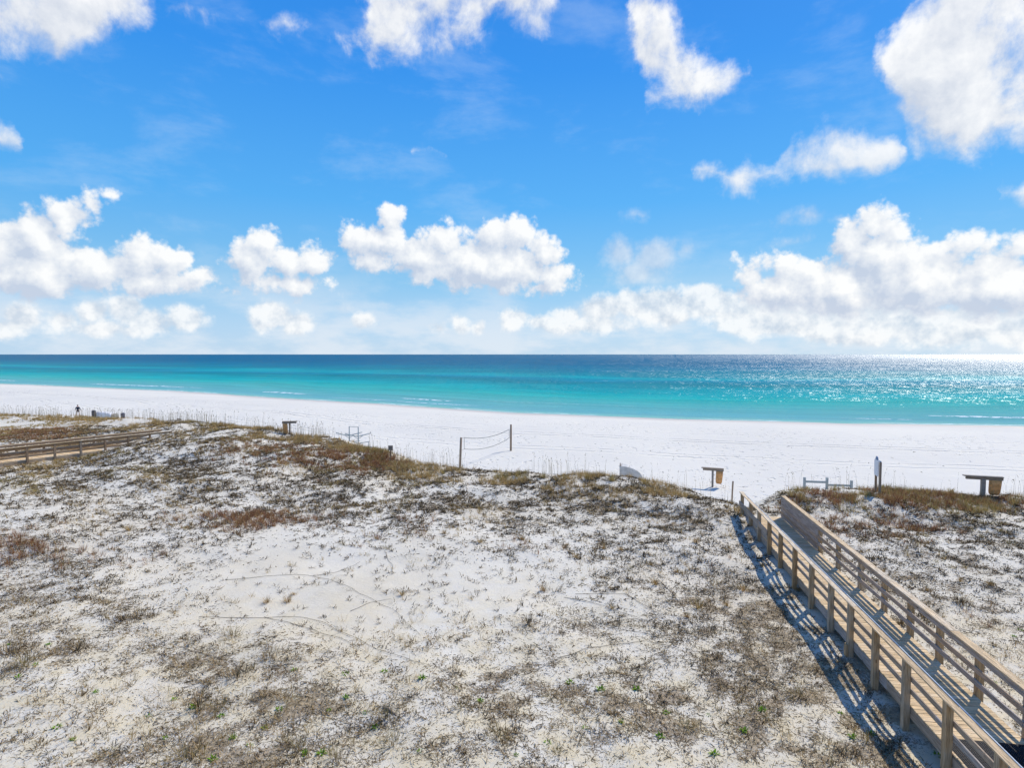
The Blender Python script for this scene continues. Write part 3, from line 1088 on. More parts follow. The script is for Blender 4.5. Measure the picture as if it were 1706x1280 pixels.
link('top_cord', tube_mesh('top_cord', sag(A0, A1, 0.36), 0.022, 6), M_rope, vb)
link('bottom_cord', tube_mesh('bottom_cord', sag(B0, B1, 0.42), 0.020, 6), M_rope, vb)
link('side_cord', tube_mesh('side_cord', [A0, B0], 0.018, 6), M_rope, vb)
link('side_cord', tube_mesh('side_cord', [A1, B1], 0.018, 6), M_rope, vb)
for a, b in ((A0, tops[0] + Vector((0, 0, -0.06))), (B0, tops[0] + Vector((-0.04, -0.04, -1.12))), (A1, tops[1] + Vector((0, 0, -0.4))), (B1, tops[1] + Vector((0, 0, -1.3)))):
    link('tie_cord', tube_mesh('tie_cord', [a, b], 0.010, 5), M_rope, vb)


def stand(px, py, z, hgt, half, rz, label, bag=True, flip=1, post_w=0.14, bagdrop=0.95):
    """post with a heavy crossbeam and an orange canvas sling hanging from one end"""
    x_, y_ = at(px, py, z)
    zg = gz(x_, y_)
    o = empty('beam_stand', (x_, y_, zg), rz)
    tag(o, label, 'stand', 'beam stands along the edge of the beach')
    link('post', box_mesh('post', (post_w, post_w, hgt + 0.5), 0.01, (0, 0, (hgt - 0.5) / 2)), M_old, o)
    bm = bmesh.new()
    add_box(bm, (half * 2 * 0.93, 0.14, 0.16), (half * 0.05 * flip, 0, hgt + 0.02), 0.01)
    link('crossbeam', bm_mesh('crossbeam', bm), M_old, o)
    bm = bmesh.new()
    add_box(bm, (half * 2, 0.24, 0.05), (-0.02 * flip, 0, hgt + 0.127), 0.006)
    link('cap_board', bm_mesh('cap_board', bm), M_old, o)
    if bag:
        bm = bmesh.new()
        x0, x1 = half * 0.30 * flip, half * 0.93 * flip
        th = 0.13
        prof = [(0.0, 1.0), (0.35, 0.98), (0.75, 0.93), (0.90, 0.88), (1.0, 0.66)]
        rings = []
        for f, w in prof:
            zc = hgt - 0.06 - bagdrop * f
            xm = (x0 + x1) / 2 - 0.05 * f * flip
            hw_ = abs(x1 - x0) / 2 * w
            tt = th * (1.0 if f < 0.8 else (1.15 - 0.5 * f))
            ring = []
            for k_ in range(12):
                a = 2 * math.pi * k_ / 12
                ca, sa = math.cos(a), math.sin(a)
                ring.append(bm.verts.new((xm + hw_ * math.copysign(abs(ca) ** 0.5, ca), tt * math.copysign(abs(sa) ** 0.7, sa), zc)))
            rings.append(ring)
        for i in range(len(rings) - 1):
            for k_ in range(12):
                bm.faces.new((rings[i][k_], rings[i][(k_ + 1) % 12], rings[i + 1][(k_ + 1) % 12], rings[i + 1][k_]))
        bm.faces.new(rings[0])
        bm.faces.new(rings[-1][::-1])
        link('hanging_sling', bm_mesh('hanging_sling', bm, True), M_orange, o)
    return o


def z_at_px(px, py):
    return on_ground(px, py)[2]


g1 = on_ground(1187, 812)
stand(1187, 812, g1[2], 1.27, 0.78, R(-22), 'grey beam stand with orange hanging sling beside the end of the tan boardwalk', bagdrop=0.92)
g2 = on_ground(1637, 828)
stand(1637, 828, g2[2], 1.0, 0.92, R(-18), 'wide beam stand with orange sling behind the grassy ridge, past the white sign', post_w=0.2, bagdrop=0.8)
g3 = on_ground(483, 724)
stand(483, 724, g3[2], 1.05, 0.66, R(14), 'small beam stand with orange sling rising behind the crest of the high dune', flip=-1, post_w=0.14, bagdrop=0.95)

# lone posts
def lone_post(px, pyb, z, hgt, w, lean, label, head=None):
    x_, y_ = at(px, pyb, z)
    zg = gz(x_, y_)
    if head is None:
        me = tube_mesh('marker_post', [(0, 0, -0.4), (lean * 0.5, 0, hgt * 0.5), (lean, 0, hgt - 0.02), (lean, 0, hgt)], [w, w, w * 0.98, w * 0.8], 10)
        o = link('marker_post', me, M_pole)
        o.location = (x_, y_, zg)
        tag(o, label, 'post', 'marker posts by the dunes')
    else:
        o = empty('sign_post', (x_, y_, zg))
        tag(o, label, 'sign')
        link('post', box_mesh('post', (w * 1.6, w * 1.6, hgt + 0.4), 0.006, (0, 0, hgt / 2 - 0.2)), M_pole, o)
        link('sign_plate', box_mesh('sign_plate', (head[0], 0.04, head[1]), 0.004, (0.01, -w - 0.022, hgt - head[1] / 2 + 0.02)), M_old, o)
    return o


gp = on_ground(1219, 838)
lone_post(1219, 838, gp[2], 1.42, 0.052, 0.06, 'slim brown post standing in the sand beside the boardwalk end')
lone_post(388, 712, 2.6, 0.95, 0.075, 0.0, 'short weathered post among sea oats on the high dune crest')
lone_post(345, 711, 2.9, 0.72, 0.085, 0.0, 'low stub of a post poking out of the dune grass near the left boardwalk')
gs = on_ground(651, 768)
lone_post(651, 767, gs[2], 1.05, 0.05, 0.0, 'small square sign plate on a thin post before the volleyball court', head=(0.34, 0.36))

# two-legged sign with a crest on top
gs = on_ground(1462, 822)
sg = empty('beach_sign', gs, R(-106))
tag(sg, 'white notice board with rounded blue crest on two timber posts behind red dune grass', 'sign')
hs = 1.72
for x0 in (-0.36, 0.36):
    link('post', box_mesh('post', (0.10, 0.10, hs + 0.5), 0.008, (x0, 0, hs / 2 - 0.25)), M_pole, sg)
link('sign_panel', box_mesh('sign_panel', (0.70, 0.035, 0.86), 0.006, (-0.05, -0.069, hs - 0.36)), M_signw, sg)
bm = bmesh.new()
vs = []
for yy in (-0.095, -0.055):
    ring = [bm.verts.new((0.19 * math.cos(a), yy, hs + 0.06 + 0.21 * math.sin(a))) for a in [math.pi * k_ / 14 for k_ in range(15)]]
    vs.append(ring)
bm.faces.new(vs[0])
bm.faces.new(vs[1][::-1])
for k_ in range(15):
    bm.faces.new((vs[0][k_], vs[0][(k_ + 1) % 15], vs[1][(k_ + 1) % 15], vs[1][k_]))
link('crest', bm_mesh('crest', bm), M_signb, sg)
link('top_rail', box_mesh('top_rail', (0.82, 0.05, 0.05), 0.005, (0, 0.0, hs + 0.03)), M_signb, sg)

# grey pipe rack with slanting arms on the beach by the high dune
z_r = 1.9
xr, yr = at(590, 733, z_r)
rk = empty('storage_rack', (xr, yr, gz(xr, yr)), R(-8))
tag(rk, 'grey pipe rack with slanting arms standing on sand behind the dune', 'rack')
mpp = math.hypot(xr, yr) / 1000.0
u1, u2 = Vector((-0.55, 0.0, 0)), Vector((0.66, -0.5, 0))
for u, h0 in ((u1, 2.1), (u2, 2.15)):
    link('upright', tube_mesh('upright', [u + Vector((0, 0, -0.4)), u + Vector((0.03, 0, h0))], 0.062, 8), M_pvc, rk)
link('top_bar', tube_mesh('top_bar', [u1 + Vector((0, 0, 2.08)), u2 + Vector((0, 0, 2.13))], 0.028, 6), M_pvc, rk)
for u in (u1, u2):
    for sgn in (-1, 1):
        link('arm', tube_mesh('arm', [u + Vector((0, 0, 1.12)), u + Vector((sgn * 0.45, 0.2 * sgn, 1.22)), u + Vector((sgn * 1.25, 0.5 * sgn, 1.45))], 0.05, 8), M_pvc, rk)
        link('brace', tube_mesh('brace', [u + Vector((0, 0, 0.82)), u + Vector((sgn * 0.42, 0.2 * sgn, 1.18))], 0.03, 6), M_pvc, rk)
    link('lower_arm', tube_mesh('lower_arm', [u + Vector((-0.95, -0.2, 0.68)), u + Vector((0, 0, 0.38)), u + Vector((1.1, 0.3, 0.55))], 0.045, 8), M_pvc, rk)
link('leg', tube_mesh('leg', [u2 + Vector((1.05, 0.28, 0.54)), u2 + Vector((1.0, 0.28, -0.3))], 0.04, 8), M_pvc, rk)
link('ground_rail', tube_mesh('ground_rail', [u2 + Vector((1.0, 0.25, 0.06)), u2 + Vector((1.9, -0.4, 0.03))], 0.035, 8), M_pvc, rk)

# pale frame fence behind the right ridge
gf = on_ground(1340, 816)
xf, yf = at(1340, 814, 2.9)
ff = empty('frame_fence', (xf, yf, gz(xf, yf)), R(-9))
tag(ff, 'pale grey low frame of posts and rails behind the grassy ridge by the boardwalk', 'fence')
for x0, y0, hgt in ((0.0, 0.0, 0.92), (1.27, 0.0, 0.94), (2.62, -0.05, 0.82)):
    zz = gz(xf + x0, yf + y0) - ff.location.z
    link('post', box_mesh('post', (0.13, 0.13, hgt + 0.6), 0.008, (x0, y0, hgt / 2 - 0.3)), M_pvc, ff)
link('rail', box_mesh('rail', (1.12, 0.05, 0.13), 0.006, (0.635, 0.0, 0.66)), M_pvc, ff)
link('rail', box_mesh('rail', (1.20, 0.05, 0.12), 0.006, (1.95, -0.02, 0.50)), M_pvc, ff)


# tarp-covered stacks on the beach
def covered(name, px, py, z, w, l, h_, rz, mat, matend, label, seed, cat):
    x_, y_ = at(px, py, z)
    o = empty(name, (x_, y_, gz(x_, y_)), rz)
    tag(o, label, cat)
    rs = random.Random(seed)
    bm = bmesh.new()
    nl, na = 14, 14
    rows = []
    for i in range(nl + 1):
        f = i / nl
        row = []
        endf = min(1.0, 0.80 + 1.2 * min(f, 1 - f))
        for k_ in range(na + 1):
            a = math.pi * k_ / na
            ca, sa = math.cos(a), math.sin(a)
            yy = -w / 2 * math.copysign(abs(ca) ** 0.55, ca)
            zz_ = h_ * abs(sa) ** 0.32 * endf * (1 - 0.22 * f)
            j = 0.03
            row.append(bm.verts.new(((f - 0.5) * l + rs.uniform(-j, j), yy + rs.uniform(-j, j), max(zz_ + rs.uniform(-j, j), 0) - (0.15 if k_ in (0, na) else 0))))
        rows.append(row)
    for i in range(nl):
        for k_ in range(na):
            bm.faces.new((rows[i][k_], rows[i + 1][k_], rows[i + 1][k_ + 1], rows[i][k_ + 1]))
    link('cover', bm_mesh('cover', bm, True), mat, o)
    for i, nm in ((0, -1), (nl, 1)):
        bm = bmesh.new()
        vs_ = [bm.verts.new(v_) for v_ in [(nm * (l / 2 - 0.03), -w / 2 * 0.96, -0.1)] + [(nm * (l / 2 - 0.03), -w / 2 * 0.96 * math.copysign(abs(math.cos(math.pi * k_ / na)) ** .55, math.cos(math.pi * k_ / na)), h_ * 0.78 * abs(math.sin(math.pi * k_ / na)) ** .45 * (1 if nm < 0 else .9)) for k_ in range(1, na)] + [(nm * (l / 2 - 0.03), w / 2 * 0.96, -0.1)]]
        f_ = bm.faces.new(vs_)
        bmesh.ops.solidify(bm, geom=[f_], thickness=0.03)
        link('end_panel', bm_mesh('end_panel', bm), matend, o)
    for f in (-0.22, 0.18):
        pts = [(f * l, -w / 2 * 1.02 * math.copysign(abs(math.cos(math.pi * k_ / na)) ** .55, math.cos(math.pi * k_ / na)), h_ * 1.0 * abs(math.sin(math.pi * k_ / na)) ** .45 + 0.015) for k_ in range(na + 1)]
        link('strap', tube_mesh('strap', pts, 0.018, 5), M_tarpg, o)
    return o


# pale box with a sloping rounded lid
x_, y_ = at(1050, 806, 1.6)
bx_ = empty('beach_box', (x_, y_, gz(x_, y_)), R(-10))
tag(bx_, 'pale boxy beach container with sloping rounded lid behind the middle dune grass', 'container')
bx_.location.z += 0.12
prof = [(-0.74, -0.6), (-0.78, 1.30), (-0.74, 1.47), (-0.60, 1.54), (-0.25, 1.50), (0.15, 1.40), (0.48, 1.24), (0.70, 1.04), (0.82, 0.86), (0.80, 0.62), (0.70, -0.6)]


def extrude_profile(pts, y0, y1, bev=0.0):
    bm_ = bmesh.new()
    a_ = [bm_.verts.new((px_, y0, pz_)) for px_, pz_ in pts]
    b_ = [bm_.verts.new((px_, y1, pz_)) for px_, pz_ in pts]
    bm_.faces.new(a_)
    bm_.faces.new(b_[::-1])
    for k_ in range(len(pts)):
        bm_.faces.new((a_[k_], a_[(k_ + 1) % len(pts)], b_[(k_ + 1) % len(pts)], b_[k_]))
    if bev:
        bmesh.ops.bevel(bm_, geom=list(bm_.edges), offset=bev, segments=2, affect='EDGES')
    return bm_


link('box_body', bm_mesh('box_body', extrude_profile(prof, -0.55, 0.55, 0.025)), M_tarpg, bx_)
link('front_panel', bm_mesh('front_panel', extrude_profile([(px_ * 0.84, pz_ * 0.86) for px_, pz_ in prof], -0.575, -0.552)), M_tarpg, bx_)
link('handle_slot', box_mesh('handle_slot', (0.28, 0.02, 0.05), 0.005, (0.05, -0.587, 0.80)), M_dark, bx_)
link('lid_hinge', box_mesh('lid_hinge', (0.10, 0.9, 0.07), 0.01, (-0.72, 0, 1.57)), M_old, bx_)
covered('covered_stack', 177, 697, 1.3, 1.6, 2.8, 1.15, R(-6), M_tarp, M_tarpg, 'long white tarp covered stack on the beach behind the left dune', 8, 'covered stack')


def barrel(px, py, z, r_, h_, label, mat):
    x_, y_ = at(px, py, z)
    o = empty('trash_barrel', (x_, y_, gz(x_, y_)))
    tag(o, label, 'barrel', 'dark barrels beside the white covered stack')
    link('barrel_body', tube_mesh('barrel_body', [(0, 0, -0.1), (0, 0, h_ * .3), (0, 0, h_ * .34), (0, 0, h_ * .62), (0, 0, h_ * .66), (0, 0, h_)], [r_ * .95, r_, r_ * 1.05, r_, r_ * 1.05, r_], 18), mat, o)
    link('lid', tube_mesh('lid', [(0, 0, h_), (0, 0, h_ + .06), (0, 0, h_ + .16), (0, 0, h_ + .22)], [r_ * 1.07, r_ * 1.07, r_ * .8, r_ * .2], 18), mat, o)
    return o


M_navy = plain('navy_plastic', (0.035, 0.05, 0.10), 0.55, 0.15, 4)
barrel(156.5, 698, 1.3, 0.28, 1.15, 'dark grey lidded barrel at the near end of the long white covered stack', M_dark)
barrel(205, 700, 1.4, 0.27, 1.0, 'navy blue lidded barrel past the far end of the long white covered stack', M_navy)

# ------------------------------------------------------------------ person walking on the beach
M_skin = plain('skin', (0.46, 0.27, 0.18), 0.6, 0.06, 8)
M_jacket = plain('dark_jacket', (0.022, 0.028, 0.05), 0.85, 0.2, 9)
M_short = plain('dark_brown_shorts', (0.06, 0.045, 0.042), 0.85, 0.2, 9)
M_hair = plain('dark_hair', (0.03, 0.022, 0.018), 0.7, 0.2, 20)


def skin_mesh(name, verts, edges, radii, root, sub=2):
    me = bpy.data.meshes.new(name)
    me.from_pydata([Vector(v) for v in verts], edges, [])
    o = bpy.data.objects.new(name, me)
    COL.objects.link(o)
    md = o.modifiers.new('skin', 'SKIN')
    md.use_smooth_shade = True
    for i, sv in enumerate(me.skin_vertices[0].data):
        r_ = radii[i]
        sv.radius = r_ if hasattr(r_, '__len__') else (r_, r_)
        sv.use_root = (i == root)
    sb = o.modifiers.new('sub', 'SUBSURF')
    sb.levels = sub
    sb.render_levels = sub
    bpy.context.view_layer.update()
    dg = bpy.context.evaluated_depsgraph_get()
    me2 = bpy.data.meshes.new_from_object(o.evaluated_get(dg))
    bpy.data.objects.remove(o)
    me2.name = name
    for p in me2.polygons:
        p.use_smooth = True
    return me2


def person(x_, y_, rz):
    root = empty('person', (x_, y_, gz(x_, y_)), rz)
    tag(root, 'person in dark jacket walking away across the white beach with arms held out', 'person')
    V, E_, Rr = [], [], []

    def add(p, r_, prev=None):
        V.append(p)
        Rr.append(r_)
        if prev is not None:
            E_.append((prev, len(V) - 1))
        return len(V) - 1
    pel = add((0, 0, 0.95), (0.155, 0.11))
    wst = add((0, 0.0, 1.12), (0.135, 0.10), pel)
    ch = add((0, 0.0, 1.34), (0.165, 0.115), wst)
    nb_ = add((0, 0.0, 1.49), (0.07, 0.065), ch)
    nk = add((0, 0.01, 1.55), 0.055, nb_)
    hd = add((0, 0.025, 1.62), (0.07, 0.085), nk)
    ht = add((0, 0.02, 1.71), (0.075, 0.09), hd)
    add((0, 0.0, 1.785), (0.05, 0.06), ht)
    add((0, 0.135, 1.65), 0.014, hd)             # nose ridge
    for sg_ in (-1, 1):
        add((sg_ * 0.082, 0.0, 1.65), 0.016, hd)  # ears
        hip = add((sg_ * 0.10, 0, 0.90), 0.095, pel)
        step_ = 0.16 * sg_
        kn = add((sg_ * 0.11, step_ * 0.75 + 0.03, 0.50), 0.062, hip)
        cf = add((sg_ * 0.11, step_ * 0.9 - 0.02, 0.34), 0.056, kn)
        an = add((sg_ * 0.11, step_ - 0.03, 0.085), 0.038, cf)
        add((sg_ * 0.125, step_ + 0.15, 0.035), (0.042, 0.03), an)
        sh = add((sg_ * 0.175, 0, 1.42), 0.062, ch)
        elb = add((sg_ * 0.315, -0.03, 1.17), 0.043, sh)
        wr = add((sg_ * 0.40, 0.04, 0.945), 0.030, elb)
        pm = add((sg_ * 0.42, 0.055, 0.88), (0.036, 0.022), wr)
        for k_, (dx, ln) in enumerate(((-0.03, 0.07), (-0.01, 0.085), (0.01, 0.08), (0.03, 0.06))):
            a_ = add((sg_ * 0.43, 0.055 + dx, 0.84), 0.009, pm)
            b_ = add((sg_ * 0.437, 0.058 + dx, 0.84 - ln * 0.55), 0.0085, a_)
            add((sg_ * 0.43, 0.062 + dx, 0.84 - ln), 0.008, b_)
        a_ = add((sg_ * 0.405, 0.10, 0.885), 0.010, wr)
        add((sg_ * 0.40, 0.12, 0.85), 0.009, a_)
    link('body', skin_mesh('body', V, E_, Rr, 0), M_skin, root)
    V, E_, Rr = [], [], []
    a0 = add((0, 0, 0.90), (0.185, 0.14))
    a1 = add((0, 0, 1.12), (0.17, 0.13), a0)
    a2 = add((0, 0, 1.36), (0.195, 0.14), a1)
    add((0, 0.0, 1.50), (0.09, 0.085), a2)
    for sg_ in (-1, 1):
        b_ = add((sg_ * 0.185, 0, 1.42), 0.08, a2)
        b_ = add((sg_ * 0.318, -0.03, 1.165), 0.06, b_)
        add((sg_ * 0.395, 0.035, 0.96), 0.045, b_)
    link('jacket', skin_mesh('jacket', V, E_, Rr, 0), M_jacket, root)
    V, E_, Rr = [], [], []
    a0 = add((0, 0, 0.95), (0.17, 0.125))
    for sg_ in (-1, 1):
        b_ = add((sg_ * 0.10, 0, 0.86), 0.108, a0)
        add((sg_ * 0.108, 0.08 * sg_ + 0.02, 0.62), 0.085, b_)
    link('shorts', skin_mesh('shorts', V, E_, Rr, 0), M_short, root)
    bm = bmesh.new()
    bmesh.ops.create_uvsphere(bm, u_segments=16, v_segments=10, radius=1.0)
    for v_ in bm.verts:
        v_.co = Vector((v_.co.x * 0.086, v_.co.y * 0.102 - 0.006, v_.co.z * 0.085 + 1.735))
    for v_ in [v_ for v_ in bm.verts if v_.co.z < 1.70 and v_.co.y > 0.0]:
        v_.co.y *= 0.4
    link('hair', bm_mesh('hair', bm, True), M_hair, root)
    return root


xp, yp = at(130, 693.5, 1.25)
person(xp, yp, R(12))

# ------------------------------------------------------------------ vegetation
m, gg, out = new_mat('dry_grass')
ca = gg.n('ShaderNodeAttribute', attribute_name='Col')
d1 = gg.n('ShaderNodeBsdfDiffuse')
gg.t.links.new(ca.outputs['Color'], d1.inputs[0])
t1 = gg.n('ShaderNodeBsdfTranslucent')
gg.t.links.new(ca.outputs['Color'], t1.inputs[0])
mx = gg.n('ShaderNodeMixShader')
mx.inputs[0].default_value = 0.35
gg.t.links.new(d1.outputs[0], mx.inputs[1])
gg.t.links.new(t1.outputs[0], mx.inputs[2])
gg.t.links.new(mx.outputs[0], out.inputs[0])
M_grass = m
m, gg, out = new_mat('dead_stems')
ca = gg.n('ShaderNodeAttribute', attribute_name='Col')
d1 = gg.n('ShaderNodeBsdfDiffuse')
gg.t.links.new(ca.outputs['Color'], d1.inputs[0])
gg.t.links.new(d1.outputs[0], out.inputs[0])
M_stem = m


def blades(base, az, lean, length, width, col, curl=0.5):
    """tapered bent blades: 5 verts, a quad and a triangle + quad each"""
    n = len(base)
    dx, dy = np.cos(az), np.sin(az)
    sx_, sy_ = -dy, dx
    a1 = lean
    a2 = lean + curl * rng.uniform(0.3, 1.3, n)
    l1 = length * 0.55
    l2 = length * 0.45
    p1 = base + np.stack([dx * np.sin(a1) * l1, dy * np.sin(a1) * l1, np.cos(a1) * l1], -1)
    p2 = p1 + np.stack([dx * np.sin(a2) * l2, dy * np.sin(a2) * l2, np.cos(a2) * l2], -1)
    sd = np.stack([sx_, sy_, np.zeros(n)], -1)
    w0 = width[:, None] * 0.5
    V = np.stack([base - sd * w0, base + sd * w0, p1 + sd * w0 * 0.8, p1 - sd * w0 * 0.8, p2], 1)
    i = np.arange(n)[:, None] * 5
    q = i + np.array([[0, 1, 2, 3]])
    t_ = i + np.array([[3, 2, 4]])
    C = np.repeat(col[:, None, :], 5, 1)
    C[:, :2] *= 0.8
    return V.reshape(-1, 3), q, t_, C.reshape(-1, 3)


def twigs(pos, az, length, width, col, rise):
    """bent dead stems lying on or just over the sand (flat-topped strips standing on edge)"""
    n = len(pos)
    a2 = az + rng.uniform(-0.9, 0.9, n)
    d1_ = np.stack([np.cos(az), np.sin(az), rise], -1) * (length * 0.5)[:, None]
    d2_ = np.stack([np.cos(a2), np.sin(a2), rise * rng.uniform(-0.6, 0.8, n)], -1) * (length * 0.5)[:, None]
    p0 = pos
    p1 = p0 + d1_
    p2 = p1 + d2_
    sd = np.stack([-np.sin(az), np.cos(az), np.zeros(n)], -1) * (width * 0.5)[:, None]
    sd = sd + np.array([0, 0, 1]) * (width * 0.45 * rng.choice([-1, 1], n))[:, None]
    V = np.stack([p0 - sd, p0 + sd, p1 + sd, p1 - sd, p2 - sd * 0.5, p2 + sd * 0.5], 1)
    i = np.arange(n)[:, None] * 6
    q = np.concatenate([i + np.array([[0, 1, 2, 3]]), i + np.array([[3, 2, 5, 4]])])
    C = np.repeat(col[:, None, :], 6, 1)
    return V.reshape(-1, 3), q, None, C.reshape(-1, 3)


def build(name, parts, mat):
    vs_, qs, ts, cs_ = [], [], [], []
    o_ = 0
    for V, q, t_, C in parts:
        vs_.append(V)
        qs.append(q + o_)
        if t_ is not None:
            ts.append(t_ + o_)
        cs_.append(C)
        o_ += len(V)
    fl = [np.concatenate(qs)]
    if ts:
        fl.append(np.concatenate(ts))
    me = mesh_np(name, np.concatenate(vs_), fl)
    cattr(me, 'Col', np.concatenate(cs_))
    me.materials.append(mat)
    return me


def pal(cols, n, jitter=0.25):
    cols = np.array(cols)
    c_ = cols[rng.integers(0, len(cols), n)]
    return np.clip(c_ * rng.uniform(1 - jitter, 1 + jitter, (n, 1)), 0.004, 1)


def on_walk(x, y, pad=0.05):
    r1 = (x - 9.14) * math.cos(HD) - (y - 16.0) * math.sin(HD)
    s1_ = (x - 9.14) * math.sin(HD) + (y - 16.0) * math.cos(HD)
    a = (r1 > 0.0 - pad) & (r1 < 1.9 + pad) & (s1_ < 12.9)
    r2 = (x + 36.26) * math.cos(HL) - (y - 42.23) * math.sin(HL)
    s2 = (x + 36.26) * math.sin(HL) + (y - 42.23) * math.cos(HL)
    b = (r2 > -2.1 - pad) & (r2 < pad) & (s2 < 12.2)
    return a | b


def scatter(n, dens, ymax=66.0, xlim=(-80, 48)):
    """n trial points spread evenly over the part of the dunes in view; kept with probability dens"""
    n = int(n * 1.36)
    u = rng.uniform(-1.05, 1.45, n)
    # depth drawn so that nearer ground gets as many points per metre as farther ground
    y = np.sqrt(rng.uniform(6.0 ** 2, ymax ** 2, n))
    x = u * y
    z = ground_z(x, y)
    px, py = project(x, y, z)
    d = dens(x, y, z, px, py)
    d = d * np.where((u < -0.95) | (u > 0.95), 0.6, 1.0)
    k_ = (rng.uniform(0, 1, n) < d) & (~on_walk(x, y)) & (x > xlim[0]) & (x < xlim[1])
    return x[k_], y[k_], z[k_]


def spread(x, y, z, per, sig):
    i = np.repeat(np.arange(len(x)), per)
    r_ = np.abs(rng.normal(0, 1, len(i))) * (sig[i] if hasattr(sig, '__len__') else sig)
    a = rng.uniform(0, 2 * np.pi, len(i))
    bx, by = x[i] + r_ * np.cos(a), y[i] + r_ * np.sin(a)
    return i, bx, by, z[i], a


TAN = [(0.46, 0.33, 0.15), (0.54, 0.40, 0.20), (0.38, 0.27, 0.12), (0.33, 0.26, 0.09), (0.48, 0.31, 0.13)]
OLIVE = [(0.25, 0.21, 0.07), (0.31, 0.26, 0.09), (0.38, 0.30, 0.12)]
RED = [(0.26, 0.12, 0.065), (0.32, 0.15, 0.08), (0.21, 0.10, 0.06), (0.36, 0.20, 0.11)]
GREY = [(0.12, 0.098, 0.068), (0.21, 0.175, 0.125), (0.08, 0.066, 0.046), (0.19, 0.145, 0.085), (0.30, 0.23, 0.13)]
BROWN = [(0.15, 0.095, 0.045), (0.23, 0.15, 0.075), (0.09, 0.06, 0.034), (0.30, 0.21, 0.105), (0.40, 0.29, 0.14)]

# 1. fine litter of dead stems lying on the sand
def d_lit(x, y, z, px, py):
    c_ = fbm(x / 0.5, y / 0.5, 4, 161, 0.65)
    return np.clip(litter_density(x, y, z) ** 1.2 * (0.38 + 1.25 * sstep(0.42, 0.62, c_)), 0, 1) * np.clip(1.15 - y / 60.0, 0.35, 1)


parts = []
x, y, z = scatter(430000, d_lit)
n = len(x)
warm = sstep(26, 13, y) * 0.75 + 0.1
cw_ = rng.uniform(0, 1, n) < warm
col = np.where(cw_[:, None], pal(BROWN, n), pal(GREY, n))
sz = np.clip(y / 23.0, 0.5, 1.8)
ln = rng.gamma(2.0, 0.04, n) * sz ** 0.6
parts.append(twigs(np.stack([x, y, ground_z(x, y) + 0.008], -1), rng.uniform(0, 2 * np.pi, n), np.clip(ln, 0.03, 0.35), rng.uniform(0.010, 0.024, n) * sz, col * 0.8, rng.uniform(0.0, 0.3, n)))
def d_near(x, y, z, px, py):
    c_ = fbm(x / 0.5, y / 0.5, 4, 161, 0.65)
    return np.clip(litter_density(x, y, z) ** 1.1 * (0.40 + 1.3 * sstep(0.42, 0.62, c_)), 0, 1) * sstep(24, 15, y)


x, y, z = scatter(110000, d_near, ymax=24.0)
n = len(x)
col = np.where((rng.uniform(0, 1, n) < 0.3)[:, None], pal(TAN, n) * 0.8, pal(BROWN, n))
parts.append(twigs(np.stack([x, y, ground_z(x, y) + 0.008], -1), rng.uniform(0, 2 * np.pi, n), np.clip(rng.gamma(2.0, 0.035, n), 0.03, 0.3), rng.uniform(0.005, 0.011, n), col * 0.8, rng.uniform(0.0, 0.45, n)))
print('near', n)
litter = tag(link('plant_litter', build('plant_litter', parts, M_stem)), 'dead brown and grey stems littering the white sand', 'litter', kind='stuff')
print('litter', n)

# 2. low dead tufts, dark grey
def d_tuft(x, y, z, px, py):
    d = litter_density(x, y, z)
    bare = blobs(px, py, [(560, 985, 240, 60, 0.09), (780, 990, 220, 70, 0.18)], 0.02)
    n_ = 0.5 * fbm(x / 1.1, y / 1.1, 2, 93) + 0.5 * fbm(x / 0.5, y / 0.5, 4, 161, 0.65)
    return np.clip(np.maximum(d * 0.62 * sstep(0.39, 0.58, n_) * 1.7, bare * 0.8), 0, 1) * (y < crest_y(x) + 1.5)


x, y, z = scatter(105000, d_tuft)
i, bx, by, bz, a = spread(x, y, z, 11, rng.uniform(0.03, 0.12, len(x)))
n = len(i)
warm = sstep(24, 13, by) * 0.35 + 0.35
col = np.where((rng.uniform(0, 1, len(x))[i] < warm)[:, None], pal(BROWN, n), pal(GREY, n))
sz = np.clip(by / 22.0, 0.75, 1.6)
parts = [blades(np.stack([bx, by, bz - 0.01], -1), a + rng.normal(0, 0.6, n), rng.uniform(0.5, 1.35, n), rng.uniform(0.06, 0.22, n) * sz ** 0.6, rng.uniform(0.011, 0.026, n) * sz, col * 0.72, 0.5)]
tag(link('dead_tufts', build('dead_tufts', parts, M_stem)), 'low dark dead tufts scattered over the white sand', 'tufts', kind='stuff')
print('tufts', len(x), n)

# 3. tan and olive dune grass, thickest along the crest
def d_crest(x, y, z, px, py):
    dc = crest_y(x) - y
    wid = np.where(x < -6, 6.5, 3.6)
    wid = np.where(x > 13.5, 3.2, wid)
    d = np.exp(-((dc - 0.6) / wid) ** 2) * np.where(dc < -1.6, 0.15, 1.0) * np.where(x > 13.5, 1.35, 1.0)
    n_ = fbm(x / 2.2, y / 2.2, 3, 103)
    left = 0.55 * sstep(-24, -34, x)
    path = 1 - np.exp(-(((x - 12.4) - 0.153 * (y - 26)) / 1.7) ** 2)
    d = np.maximum(d, left * (dc > -1))
    midd = 0.30 * np.exp(-((py - 820) / 55.0) ** 2)
    sparse = 0.05 + 0.22 * sstep(21, 13, y) + midd + blobs(px, py, [(640, 1190, 60, 60, 0.25), (900, 1240, 60, 40, 0.25), (480, 1230, 80, 50, 0.35), (1200, 1050, 200, 100, 0.06), (1000, 900, 200, 50, 0.07), (1600, 950, 200, 100, 0.10), (100, 1040, 60, 40, 0.15), (260, 1250, 80, 40, 0.2)])
    return np.clip(d * sstep(0.40, 0.64, n_) * path * 0.75 + sparse * sstep(0.45, 0.6, n_) * (dc > 0), 0, 1)


